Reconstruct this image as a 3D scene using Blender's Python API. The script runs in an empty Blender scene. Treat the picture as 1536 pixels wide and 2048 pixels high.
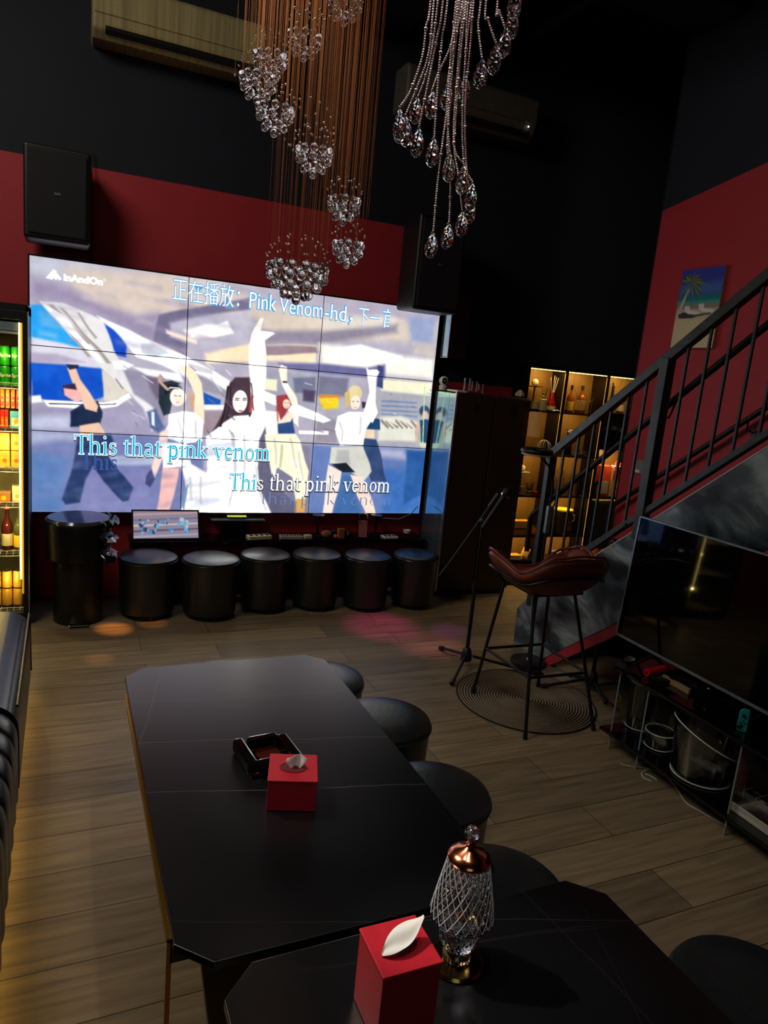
import bpy, bmesh, math, random
import numpy as np
from mathutils import Vector, Matrix
random.seed(7)
PI = math.pi
C = bpy.context.scene.collection
S = bpy.context.scene
# ------------------------------------------------------------------ camera
CAMH = 1.85
FPX, YAW, PITCH, ROLL = 1416.477, 0.43405386, 0.19579227, 0.0947403898
def cam_basis():
    cy, sy = math.cos(YAW), math.sin(YAW); cp, sp = math.cos(PITCH), math.sin(PITCH); cr, sr = math.cos(ROLL), math.sin(ROLL)
    f = np.array([sy*cp, cy*cp, -sp]); r = np.array([cy, -sy, 0.0]); u = np.cross(r, f)
    return cr*r+sr*u, -sr*r+cr*u, f
R_, U_, F_ = cam_basis()
cd = bpy.data.cameras.new('camera'); cam = bpy.data.objects.new('camera', cd); C.objects.link(cam)
cd.sensor_fit = 'HORIZONTAL'; cd.sensor_width = 36; cd.lens = FPX/1536*36; cd.clip_start = 0.05; cd.clip_end = 100
mw = Matrix(((R_[0], U_[0], -F_[0], 0), (R_[1], U_[1], -F_[1], 0), (R_[2], U_[2], -F_[2], CAMH), (0, 0, 0, 1)))
cam.matrix_world = mw
S.camera = cam
# measuring helpers: where a sight line of the photograph meets a level, a wall plane
def ray(u, v): return R_*((u-768)/FPX) - U_*((v-1024)/FPX) + F_
def at_z(u, v, z):
    d = ray(u, v); d = d*((z-CAMH)/d[2]); return Vector((d[0], d[1], z))
def at_y(u, v, y):
    d = ray(u, v); d = d*(y/d[1]); return Vector((d[0], y, d[2]+CAMH))
def at_x(u, v, x):
    d = ray(u, v); d = d*(x/d[0]); return Vector((x, d[1], d[2]+CAMH))
def at_d(u, v, dist):
    d = ray(u, v); d = d/np.linalg.norm(d)*dist; return Vector((d[0], d[1], d[2]+CAMH))
# ------------------------------------------------------------------ world, exposure, lights
S.view_settings.view_transform = 'Standard'; S.view_settings.look = 'None'; S.view_settings.gamma = 1
S.view_settings.use_curve_mapping = False; S.view_settings.exposure = 0.0
S.cycles.caustics_reflective = False; S.cycles.caustics_refractive = False
S.cycles.max_bounces = 10; S.cycles.transmission_bounces = 8; S.cycles.sample_clamp_indirect = 4
W = bpy.data.worlds.new('dark_room_air'); S.world = W; W.use_nodes = True
W.node_tree.nodes['Background'].inputs[0].default_value = (0.5, 0.6, 0.8, 1); W.node_tree.nodes['Background'].inputs[1].default_value = 0.006
SCREEN_GAIN = 1.15
def light(name, kind, loc, target, energy, color, size=1.0, sizey=None, spot=60, blend=.5, radius=.05):
    l = bpy.data.lights.new(name, kind); o = bpy.data.objects.new(name, l); C.objects.link(o)
    l.energy = energy; l.color = color; o.location = loc
    if kind == 'AREA':
        l.shape = 'RECTANGLE'; l.size = size; l.size_y = sizey or size
    else: l.shadow_soft_size = radius
    if kind == 'SPOT': l.spot_size = math.radians(spot); l.spot_blend = blend
    o.rotation_euler = (Vector(target)-Vector(loc)).to_track_quat('-Z', 'Y').to_euler()
    return o
light('rear_fill_light', 'AREA', (-0.9, -2.6, 3.0), (1.2, 2.8, 0.8), 6, (.86, .94, 1), 1.6, 1.4)  # added fill light behind the camera, no real opening there
light('ceiling_lamp_left', 'AREA', (-1.3, 3.1, 4.5), (1.6, 2.9, 0.4), 72, (1, .90, .72), 1.6, 1.6)
light('ceiling_lamp_right', 'AREA', (4.6, 1.2, 4.5), (2.4, 1.8, 0), 16, (1, .88, .7), 1.2, 1.2)
light('strand_fill_spot', 'SPOT', (0.50, 0.86, 3.15), (0.66, 1.22, 2.3), 30, (1, .9, .86), spot=60, radius=.03)  # added spot that brightens the bead strands, not a fitting of the room
light('strand_fill_spot_cool', 'SPOT', (0.30, 1.30, 3.0), (0.66, 1.22, 2.25), 14, (.85, .9, 1), spot=60, radius=.03)  # second added spot, cool fill on the same strands
light('chandelier_spot_warm', 'SPOT', (0.95, 2.25, 4.5), (0.86, 2.42, 2.5), 85, (1, .5, .18), spot=17, blend=.6, radius=.03)
light('spiral_fill_spot', 'SPOT', (0.45, 1.9, 4.3), (0.72, 2.42, 2.4), 60, (1, .95, .9), spot=22, blend=.6, radius=.03)  # added spot to make the crystal balls look silvery
light('tissue_fill_spot', 'SPOT', (-1.3, 2.6, 4.4), (0.66, 1.02, 0.90), 560, (1, .93, .85), spot=7.5, blend=.7, radius=.04)  # added slanting spot that brightens the near tissue box and crystal lamp
light('tissue_fill_spot', 'SPOT', (-1.0, 3.6, 4.4), (0.53, 1.60, 0.80), 240, (1, .93, .85), spot=6.5, blend=.7, radius=.04)  # added spot for the far tissue box
light('stage_magenta', 'SPOT', (1.7, 3.1, 4.2), at_z(762, 1252, 0), 520, (1, .1, .55), spot=9, blend=1, radius=.02)
light('stage_rose', 'SPOT', (1.75, 3.1, 4.2), at_z(860, 1290, 0), 300, (1, .3, .5), spot=8, blend=1, radius=.02)
light('stage_violet', 'SPOT', (1.8, 3.1, 4.2), at_z(900, 1262, 0), 260, (.7, .15, 1), spot=5, blend=1, radius=.02)
light('stage_orange', 'SPOT', (1.6, 3.1, 4.2), at_z(228, 1258, 0), 1500, (1, .4, .1), spot=3.4, blend=1, radius=.01)
light('stage_peach', 'SPOT', (1.6, 3.0, 4.2), at_z(305, 1246, 0), 500, (1, .4, .15), spot=3.0, blend=1, radius=.01)
light('stage_peach', 'SPOT', (1.6, 3.0, 4.2), at_z(198, 1318, 0), 260, (1, .5, .3), spot=2.6, blend=1, radius=.01)
light('aircon_glow', 'SPOT', (0.3, 3.2, 2.6), (0.6, 5.3, 3.95), 8, (1, .72, .25), spot=24, blend=.8, radius=.1)
light('aircon_glow_green', 'SPOT', (1.2, 3.4, 2.9), (1.12, 5.3, 3.98), 4, (.3, 1, .15), spot=9, blend=1, radius=.05)
# ------------------------------------------------------------------ materials
def lin(c):
    return tuple(((x/255)/12.92 if x/255 <= .04045 else ((x/255+.055)/1.055)**2.4) for x in c)
MATS = {}
def M(name, col=(128, 128, 128), rough=.5, metal=0, emit=0, trans=0, ior=1.45, var=.15, scale=12, stretch=(1, 1, 1), bump=0, coat=0, spec=.5):
    if name in MATS: return MATS[name]
    m = bpy.data.materials.new(name); m.use_nodes = True; n = m.node_tree.nodes; l = m.node_tree.links
    b = n['Principled BSDF']; c = lin(col)
    b.inputs['Roughness'].default_value = rough; b.inputs['Metallic'].default_value = metal
    b.inputs['IOR'].default_value = ior; b.inputs['Transmission Weight'].default_value = trans
    b.inputs['Coat Weight'].default_value = coat; b.inputs['Specular IOR Level'].default_value = spec
    tc = n.new('ShaderNodeTexCoord'); mp = n.new('ShaderNodeMapping'); mp.inputs['Scale'].default_value = stretch
    l.new(tc.outputs['Object'], mp.inputs[0])
    nz = n.new('ShaderNodeTexNoise'); nz.inputs['Scale'].default_value = scale; nz.inputs['Detail'].default_value = 4
    l.new(mp.outputs[0], nz.inputs['Vector'])
    rp = n.new('ShaderNodeValToRGB'); k = 1-var
    rp.color_ramp.elements[0].position = .3; rp.color_ramp.elements[1].position = .7
    rp.color_ramp.elements[0].color = (c[0]*k, c[1]*k, c[2]*k, 1); rp.color_ramp.elements[1].color = (min(1, c[0]*(1+var)), min(1, c[1]*(1+var)), min(1, c[2]*(1+var)), 1)
    l.new(nz.outputs['Fac'], rp.inputs[0]); l.new(rp.outputs[0], b.inputs['Base Color'])
    if emit:
        b.inputs['Emission Color'].default_value = (*c, 1); b.inputs['Emission Strength'].default_value = emit
    if bump:
        bp = n.new('ShaderNodeBump'); bp.inputs['Strength'].default_value = bump; bp.inputs['Distance'].default_value = .003
        l.new(nz.outputs['Fac'], bp.inputs['Height']); l.new(bp.outputs[0], b.inputs['Normal'])
    MATS[name] = m; return m
BLACK = M('black_paint', (14, 15, 20), .6)
NAVY = M('dark_navy_wall_paint', (24, 28, 42), .75, var=.1, scale=3)
CEIL = M('black_ceiling_paint', (13, 13, 15), .9)
REDW = M('oxblood_wall_paint', (178, 46, 58), .6, var=.05, scale=4, bump=.1)
METAL_BLK = M('black_powder_coated_steel', (24, 26, 27), .38, .3, var=.2, scale=30)
RAIL = M('worn_dark_steel', (66, 72, 74), .42, .55, var=.25, scale=18)
LEATHER = M('black_leather', (26, 29, 31), .32, var=.15, scale=60, bump=.25, spec=.75)
LEATHER_BR = M('brown_leather', (120, 56, 42), .4, var=.18, scale=25, bump=.2)
CHROME = M('chrome', (210, 212, 215), .12, 1, var=.03)
GOLD = M('brushed_gold', (200, 150, 60), .28, 1, var=.12, scale=30, stretch=(1, 8, 1))
COPPER = M('rose_gold_metal', (205, 120, 85), .16, 1, var=.05)
GLASS = M('clear_glass', (255, 255, 255), .02, trans=1, ior=1.46, var=0)
def thin_glass(name, tint, k=1.0, rough=.03):
    m = bpy.data.materials.new(name); m.use_nodes = True; n = m.node_tree.nodes; l = m.node_tree.links
    n.remove(n['Principled BSDF']); out = n['Material Output']
    tr = n.new('ShaderNodeBsdfTransparent'); tr.inputs[0].default_value = (*tint, 1); gl = n.new('ShaderNodeBsdfGlossy'); gl.inputs['Roughness'].default_value = rough
    lw = n.new('ShaderNodeLayerWeight'); lw.inputs['Blend'].default_value = .35; nz = n.new('ShaderNodeTexNoise'); nz.inputs['Scale'].default_value = 9
    ma = n.new('ShaderNodeMath'); ma.operation = 'MULTIPLY_ADD'; ma.inputs[1].default_value = .8*k; l.new(lw.outputs['Fresnel'], ma.inputs[0])
    mb = n.new('ShaderNodeMath'); mb.operation = 'MULTIPLY'; mb.inputs[1].default_value = .05*k; l.new(nz.outputs['Fac'], mb.inputs[0]); l.new(mb.outputs[0], ma.inputs[2])
    mx = n.new('ShaderNodeMixShader'); l.new(ma.outputs[0], mx.inputs[0]); l.new(tr.outputs[0], mx.inputs[1]); l.new(gl.outputs[0], mx.inputs[2]); l.new(mx.outputs[0], out.inputs[0]); return m
PANE = thin_glass('thin_clear_pane', (.97, .98, .97), .6); ACR2 = thin_glass('thin_clear_plastic', (.86, .88, .86), 1.4, .12)
CRYSTAL = M('cut_crystal', (255, 255, 255), .0, trans=1, ior=1.6, var=0)
ACRYL = M('clear_acrylic', (250, 250, 250), .05, trans=1, ior=1.2, var=0)
GLOSSBLK = M('gloss_black_glass', (8, 9, 11), .06, var=.05, spec=.7)
PLAST_BLK = M('black_plastic', (18, 18, 20), .45)
WHITE = M('white_plastic', (225, 222, 215), .4, var=.04)
IVORY = M('ivory_plastic', (200, 186, 150), .45, var=.05)
DKWOOD = M('dark_brown_laminate', (44, 34, 28), .5, var=.15, scale=6, stretch=(1, 1, .15))
BRASS_BACK = M('bronze_back_panel', (140, 104, 46), .45, .3, var=.12, scale=8, stretch=(6, 1, .3))
TAN = M('tan_lamp_fabric', (185, 145, 100), .8, var=.1, scale=30)
PAPER = M('white_tissue_paper', (228, 224, 214), .8, var=.04)
REDLEA = M('red_leatherette', (178, 24, 38), .42, var=.08, scale=60, bump=.15)
LED = M('warm_led_strip', (255, 225, 130), .5, emit=5, var=0)
LED2 = M('amber_led_strip', (255, 190, 90), .5, emit=5, var=0)
LED3 = M('thin_amber_led', (255, 190, 80), .5, emit=.9, var=0)
AMBER = M('amber_liquor', (190, 95, 20), .1, trans=.6, ior=1.36, var=.1)
GREEN = M('green_can', (30, 150, 30), .35, .3, var=.05)
ORANGE = M('orange_print', (235, 110, 30), .5, var=.15, scale=40)
YELLOW = M('yellow_print', (240, 190, 50), .5, var=.1, scale=30)
REDP = M('red_print', (210, 30, 30), .5, var=.1)
# ------------------------------------------------------------------ mesh helper
class G:
    def __init__(s): s.v = []; s.f = []; s.mi = []; s.m = 0
    def add(s, vs, fs):
        b = len(s.v); s.v += [tuple(p) for p in vs]; s.f += [tuple(i+b for i in f) for f in fs]; s.mi += [s.m]*len(fs); return s
    def box(s, x0, x1, y0, y1, z0, z1):
        return s.add([(x, y, z) for x in (x0, x1) for y in (y0, y1) for z in (z0, z1)], [(0, 1, 3, 2), (4, 6, 7, 5), (0, 4, 5, 1), (2, 3, 7, 6), (0, 2, 6, 4), (1, 5, 7, 3)])
    def obox(s, c, sz, rot=(0, 0, 0)):
        from mathutils import Euler
        m = Euler(rot).to_matrix(); h = [a/2 for a in sz]
        vs = [Vector(c)+m@Vector((x*h[0], y*h[1], z*h[2])) for x in (-1, 1) for y in (-1, 1) for z in (-1, 1)]
        return s.add(vs, [(0, 1, 3, 2), (4, 6, 7, 5), (0, 4, 5, 1), (2, 3, 7, 6), (0, 2, 6, 4), (1, 5, 7, 3)])
    def ring(s, c, t, r, n, ref=None):
        t = Vector(t).normalized(); a = Vector((0, 0, 1)) if abs(t.z) < .9 else Vector((1, 0, 0))
        if ref is not None: a = ref
        x = t.cross(a).normalized(); y = t.cross(x)
        return [Vector(c)+x*(r*math.cos(2*PI*i/n))+y*(r*math.sin(2*PI*i/n)) for i in range(n)]
    def tube(s, pts, r, n=8, closed=False):
        pts = [Vector(p) for p in pts]; k = len(pts); b = len(s.v); rs = r if isinstance(r, (list, tuple)) else [r]*k
        ref = None
        for i, p in enumerate(pts):
            t = (pts[(i+1) % k] if (closed or i < k-1) else p) - (pts[i-1] if (closed or i > 0) else p)
            t = t.normalized()
            if ref is None:
                a = Vector((0, 0, 1)) if abs(t.z) < .9 else Vector((1, 0, 0)); ref = t.cross(a).normalized()
            ref = (ref - t*ref.dot(t)).normalized(); y = t.cross(ref)
            s.v += [tuple(p+ref*(rs[i]*math.cos(2*PI*j/n))+y*(rs[i]*math.sin(2*PI*j/n))) for j in range(n)]
        for i in range(k if closed else k-1):
            a, c = b+i*n, b+((i+1) % k)*n
            for j in range(n): s.f.append((a+j, a+(j+1) % n, c+(j+1) % n, c+j)); s.mi.append(s.m)
        if not closed:
            s.f.append(tuple(b+j for j in range(n))); s.f.append(tuple(b+(k-1)*n+n-1-j for j in range(n))); s.mi += [s.m]*2
        return s
    def cyl(s, p0, p1, r0, r1=None, n=20): return s.tube([p0, p1], [r0, r0 if r1 is None else r1], n)
    def lathe(s, prof, n=24, c=(0, 0, 0), sx=1, sy=1, mod=None, tw=0):
        b = len(s.v); k = len(prof)
        for i, (r, z) in enumerate(prof):
            for j in range(n):
                a = 2*PI*(j+tw*i)/n; q = r*(mod(a, z) if mod else 1)
                s.v.append((c[0]+q*sx*math.cos(a), c[1]+q*sy*math.sin(a), c[2]+z))
        for i in range(k-1):
            for j in range(n): s.f.append((b+i*n+j, b+i*n+(j+1) % n, b+(i+1)*n+(j+1) % n, b+(i+1)*n+j)); s.mi.append(s.m)
        if prof[0][0] > 1e-6: s.f.append(tuple(b+n-1-j for j in range(n))); s.mi.append(s.m)
        if prof[-1][0] > 1e-6: s.f.append(tuple(b+(k-1)*n+j for j in range(n))); s.mi.append(s.m)
        return s
    def sphere(s, c, r, nu=12, nv=8, sz=1):
        return s.lathe([(max(1e-7, r*math.sin(PI*i/nv)) if 0 < i < nv else 0, -r*sz*math.cos(PI*i/nv)) for i in range(nv+1)], nu, c)
    def prism(s, poly, ax, a, b):
        def P(p, t): return {'x': (t, p[0], p[1]), 'y': (p[0], t, p[1]), 'z': (p[0], p[1], t)}[ax]
        n = len(poly); vs = [P(p, a) for p in poly]+[P(p, b) for p in poly]
        return s.add(vs, [tuple(range(n)), tuple(range(2*n-1, n-1, -1))]+[(i, (i+1) % n, n+(i+1) % n, n+i) for i in range(n)])
    def grid(s, P):
        nu, nv = len(P), len(P[0]); b = len(s.v)
        for row in P: s.v += [tuple(p) for p in row]
        for i in range(nu-1):
            for j in range(nv-1): s.f.append((b+i*nv+j, b+i*nv+j+1, b+(i+1)*nv+j+1, b+(i+1)*nv+j)); s.mi.append(s.m)
        return s
def build(name, g, mat, parent=None, smooth=False, bevel=0, loc=None, rotz=0, sub=0, solid=0, kind=None, norm=True):
    me = bpy.data.meshes.new(name); me.from_pydata(g.v, [], g.f)
    if norm:
        bm = bmesh.new(); bm.from_mesh(me); bmesh.ops.remove_doubles(bm, verts=bm.verts, dist=1e-6)
        bmesh.ops.recalc_face_normals(bm, faces=bm.faces); bm.to_mesh(me); bm.free()
    ms = mat if isinstance(mat, (list, tuple)) else [mat]
    for m in ms: me.materials.append(m)
    if len(ms) > 1 and len(me.polygons) == len(g.mi): me.polygons.foreach_set('material_index', g.mi)
    if smooth:
        me.polygons.foreach_set('use_smooth', [True]*len(me.polygons)); me.set_sharp_from_angle(angle=math.radians(38 if smooth is True else smooth))
    o = bpy.data.objects.new(name, me); C.objects.link(o)
    if parent: o.parent = parent
    if loc is not None: o.location = loc
    if rotz: o.rotation_euler.z = rotz
    if solid: md = o.modifiers.new('s', 'SOLIDIFY'); md.thickness = solid; md.offset = 0
    if bevel: md = o.modifiers.new('b', 'BEVEL'); md.width = bevel; md.segments = 3; md.limit_method = 'ANGLE'; md.angle_limit = .6
    if sub: md = o.modifiers.new('u', 'SUBSURF'); md.levels = sub; md.render_levels = sub
    if kind: o['kind'] = kind
    return o
def tag(o, label, cat, group=None):
    o['label'] = label; o['category'] = cat
    if group: o['group'] = group
    return o
def thing(name, label, cat, loc=(0, 0, 0), rotz=0, group=None):
    o = bpy.data.objects.new(name, None); C.objects.link(o); o.location = loc; o.rotation_euler.z = rotz; o.empty_display_size = .05
    return tag(o, label, cat, group)
def dup(root, loc, rotz=0, label=None, group=None, scale=None):
    r = root.copy(); C.objects.link(r); r.location = loc; r.rotation_euler = (0, 0, rotz)
    if label: r['label'] = label
    if group: r['group'] = group
    if scale: r.scale = scale if isinstance(scale, tuple) else (scale,)*3
    for ch in list(root.children):
        c = ch.copy(); C.objects.link(c); c.parent = r
        for g in list(ch.children):
            d = g.copy(); C.objects.link(d); d.parent = c
    return r
def struct(name, g, mat, **k): return build(name, g, mat, kind='structure', **k)
# ------------------------------------------------------------------ floor material: planks along X
def floor_mat():
    m = bpy.data.materials.new('wood_look_floor_planks'); m.use_nodes = True; n = m.node_tree.nodes; l = m.node_tree.links
    b = n['Principled BSDF']; tc = n.new('ShaderNodeTexCoord'); mp = n.new('ShaderNodeMapping'); mp.inputs['Location'].default_value = (.33, -.062, 0)
    l.new(tc.outputs['Object'], mp.inputs[0])
    br = n.new('ShaderNodeTexBrick'); br.inputs['Scale'].default_value = 1; br.inputs['Brick Width'].default_value = 1.24; br.inputs['Row Height'].default_value = .2155
    br.inputs['Mortar Size'].default_value = .0018; br.inputs['Mortar Smooth'].default_value = .3; br.offset = .37; br.offset_frequency = 2
    br.inputs['Color1'].default_value = (*lin((150, 130, 100)), 1); br.inputs['Color2'].default_value = (*lin((118, 102, 80)), 1); br.inputs['Mortar'].default_value = (*lin((34, 26, 20)), 1)
    l.new(mp.outputs[0], br.inputs['Vector'])
    m2 = n.new('ShaderNodeMapping'); m2.inputs['Scale'].default_value = (1.2, 16, 1); l.new(tc.outputs['Object'], m2.inputs[0])
    nz = n.new('ShaderNodeTexNoise'); nz.inputs['Scale'].default_value = 2.2; nz.inputs['Detail'].default_value = 7; nz.inputs['Distortion'].default_value = .6; l.new(m2.outputs[0], nz.inputs['Vector'])
    mr = n.new('ShaderNodeMapRange'); mr.inputs[1].default_value = .3; mr.inputs[2].default_value = .75; mr.inputs[3].default_value = .62; mr.inputs[4].default_value = 1.18; l.new(nz.outputs['Fac'], mr.inputs[0])
    mx = n.new('ShaderNodeMix'); mx.data_type = 'RGBA'; mx.blend_type = 'MULTIPLY'; mx.inputs[0].default_value = 1
    l.new(br.outputs['Color'], mx.inputs[6]); l.new(mr.outputs[0], mx.inputs[7]); l.new(mx.outputs[2], b.inputs['Base Color'])
    b.inputs['Roughness'].default_value = .42; b.inputs['Specular IOR Level'].default_value = .35
    bp = n.new('ShaderNodeBump'); bp.inputs['Strength'].default_value = .35; bp.inputs['Distance'].default_value = .002
    sm = n.new('ShaderNodeMath'); sm.operation = 'SUBTRACT'; l.new(nz.outputs['Fac'], sm.inputs[0]); l.new(br.outputs['Fac'], sm.inputs[1]); l.new(sm.outputs[0], bp.inputs['Height']); l.new(bp.outputs[0], b.inputs['Normal'])
    return m
def cloud_marble():
    m = bpy.data.materials.new('cloudy_grey_marble'); m.use_nodes = True; n = m.node_tree.nodes; l = m.node_tree.links
    b = n['Principled BSDF']; tc = n.new('ShaderNodeTexCoord'); mp = n.new('ShaderNodeMapping'); mp.inputs['Rotation'].default_value = (.6, 0, 0); mp.inputs['Scale'].default_value = (1, 1, 2.0); mp.inputs['Location'].default_value = (0, .35, .2)
    l.new(tc.outputs['Object'], mp.inputs[0])
    nz = n.new('ShaderNodeTexNoise'); nz.inputs['Scale'].default_value = 1.5; nz.inputs['Detail'].default_value = 6; nz.inputs['Roughness'].default_value = .55; nz.inputs['Distortion'].default_value = .9; l.new(mp.outputs[0], nz.inputs['Vector'])
    rp = n.new('ShaderNodeValToRGB'); e = rp.color_ramp.elements
    e[0].position = .40; e[0].color = (*lin((20, 26, 32)), 1); e[1].position = .68; e[1].color = (*lin((190, 204, 208)), 1)
    x = e.new(.5); x.color = (*lin((74, 88, 96)), 1)
    l.new(nz.outputs['Fac'], rp.inputs[0]); l.new(rp.outputs[0], b.inputs['Base Color']); b.inputs['Roughness'].default_value = .28
    return m
def vein_marble(lines):
    m = bpy.data.materials.new('black_sintered_stone_with_veins'); m.use_nodes = True; n = m.node_tree.nodes; l = m.node_tree.links
    b = n['Principled BSDF']; ge = n.new('ShaderNodeNewGeometry'); nz = n.new('ShaderNodeTexNoise'); nz.inputs['Scale'].default_value = 3; nz.inputs['Detail'].default_value = 3
    l.new(ge.outputs['Position'], nz.inputs['Vector']); prev = None
    for (p, q, w, s) in lines:
        d = Vector((q[0]-p[0], q[1]-p[1])).normalized(); nx, ny = -d.y, d.x; c = -(nx*p[0]+ny*p[1])
        vm = n.new('ShaderNodeVectorMath'); vm.operation = 'DOT_PRODUCT'; vm.inputs[1].default_value = (nx, ny, 0); l.new(ge.outputs['Position'], vm.inputs[0])
        a = n.new('ShaderNodeMath'); a.operation = 'MULTIPLY_ADD'; a.inputs[1].default_value = .035; a.inputs[2].default_value = c-.0175; l.new(nz.outputs['Fac'], a.inputs[0])
        t = n.new('ShaderNodeMath'); t.operation = 'ADD'; l.new(vm.outputs['Value'], t.inputs[0]); l.new(a.outputs[0], t.inputs[1])
        ab = n.new('ShaderNodeMath'); ab.operation = 'ABSOLUTE'; l.new(t.outputs[0], ab.inputs[0])
        mr = n.new('ShaderNodeMapRange'); mr.inputs[1].default_value = 0; mr.inputs[2].default_value = w; mr.inputs[3].default_value = s*.5; mr.inputs[4].default_value = 0; l.new(ab.outputs[0], mr.inputs[0])
        if prev is None: prev = mr.outputs[0]
        else:
            mm = n.new('ShaderNodeMath'); mm.operation = 'MAXIMUM'; l.new(prev, mm.inputs[0]); l.new(mr.outputs[0], mm.inputs[1]); prev = mm.outputs[0]
    mx = n.new('ShaderNodeMix'); mx.data_type = 'RGBA'; mx.inputs[6].default_value = (*lin((5, 6, 8)), 1); mx.inputs[7].default_value = (*lin((170, 160, 155)), 1)
    l.new(prev, mx.inputs[0]); l.new(mx.outputs[2], b.inputs['Base Color']); b.inputs['Roughness'].default_value = .25; b.inputs['IOR'].default_value = 2.0
    return m
def paint_mat(name, emit=0, rough=.6):
    m = bpy.data.materials.new(name); m.use_nodes = True; n = m.node_tree.nodes; l = m.node_tree.links; b = n['Principled BSDF']
    a = n.new('ShaderNodeVertexColor'); a.layer_name = 'Col'; b.inputs['Roughness'].default_value = rough
    if emit:
        b.inputs['Base Color'].default_value = (.01, .01, .012, 1); b.inputs['Specular IOR Level'].default_value = .2
        l.new(a.outputs[0], b.inputs['Emission Color']); b.inputs['Emission Strength'].default_value = emit
    else: l.new(a.outputs[0], b.inputs['Base Color'])
    return m
def emit_mat(name, col, e=1):
    m = bpy.data.materials.new(name); m.use_nodes = True; b = m.node_tree.nodes['Principled BSDF']
    b.inputs['Base Color'].default_value = (.01, .01, .01, 1); b.inputs['Emission Color'].default_value = (*lin(col), 1); b.inputs['Emission Strength'].default_value = e; b.inputs['Specular IOR Level'].default_value = 0
    return m
# ------------------------------------------------------------------ the room
XR = 4.10; YB = 5.52; ZC = 4.7
struct('floor', G().box(-2.4, 5.6, -3.2, YB+.1, -.1, 0), floor_mat())
struct('ceiling', G().box(-2.4, 5.6, -3.2, YB+.1, ZC, ZC+.1), CEIL)
struct('wall_back', G().box(-2.4, 5.6, YB, YB+.12, 0, ZC), NAVY)
struct('wall_left', G().box(-2.5, -2.4, -3.2, YB+.1, 0, ZC), NAVY)
struct('wall_rear', G().box(-2.4, 5.6, -3.3, -3.2, 0, ZC), NAVY)
struct('wall_far_right', G().box(5.3, 5.4, 4.39, YB, 0, ZC), NAVY)
# red painted partition beside the stairs: red field up to a slanting line, black above
zt = lambda y: 3.22+.19*(4.39-y)
g = G(); g.prism([(-3.2, 0), (4.39, 0), (4.39, zt(4.39)), (-3.2, zt(-3.2))], 'x', XR, XR+.12); struct('wall_right', g, REDW)
g = G(); g.prism([(-3.2, zt(-3.2)), (4.39, zt(4.39)), (4.39, ZC), (-3.2, ZC)], 'x', XR, XR+.12); struct('trim_1', g, NAVY)
struct('trim_2', G().box(XR-.004, XR+.124, 4.39, 4.40, 0, ZC), BLACK)
# red painted field behind the screen, dark navy bay right of it
struct('trim_3', G().box(-2.4, 2.62, YB-.012, YB, 0, 3.0), REDW)
struct('trim_4', G().box(2.62, 5.3, YB-.012, YB, 0, 1.81), REDW)
struct('baseboard_right', G().box(XR-.015, XR, -3.2, 4.39, 0, .06), BLACK)
# ceiling ducts
g = G(); g.box(1.6, 2.3, .5, 5.5, 4.3, 4.68); g.box(2.3, 5.3, 3.9, 4.3, 4.38, 4.68)
struct('trim_5', g, M('black_sheet_metal_duct', (26, 26, 28), .6), bevel=.01)
struct('trim_6', G().tube([(3.3, 5.2, 4.5), (3.3, -2, 4.5)], .05, 12), M('black_sheet_metal_duct'), smooth=True)
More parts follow.
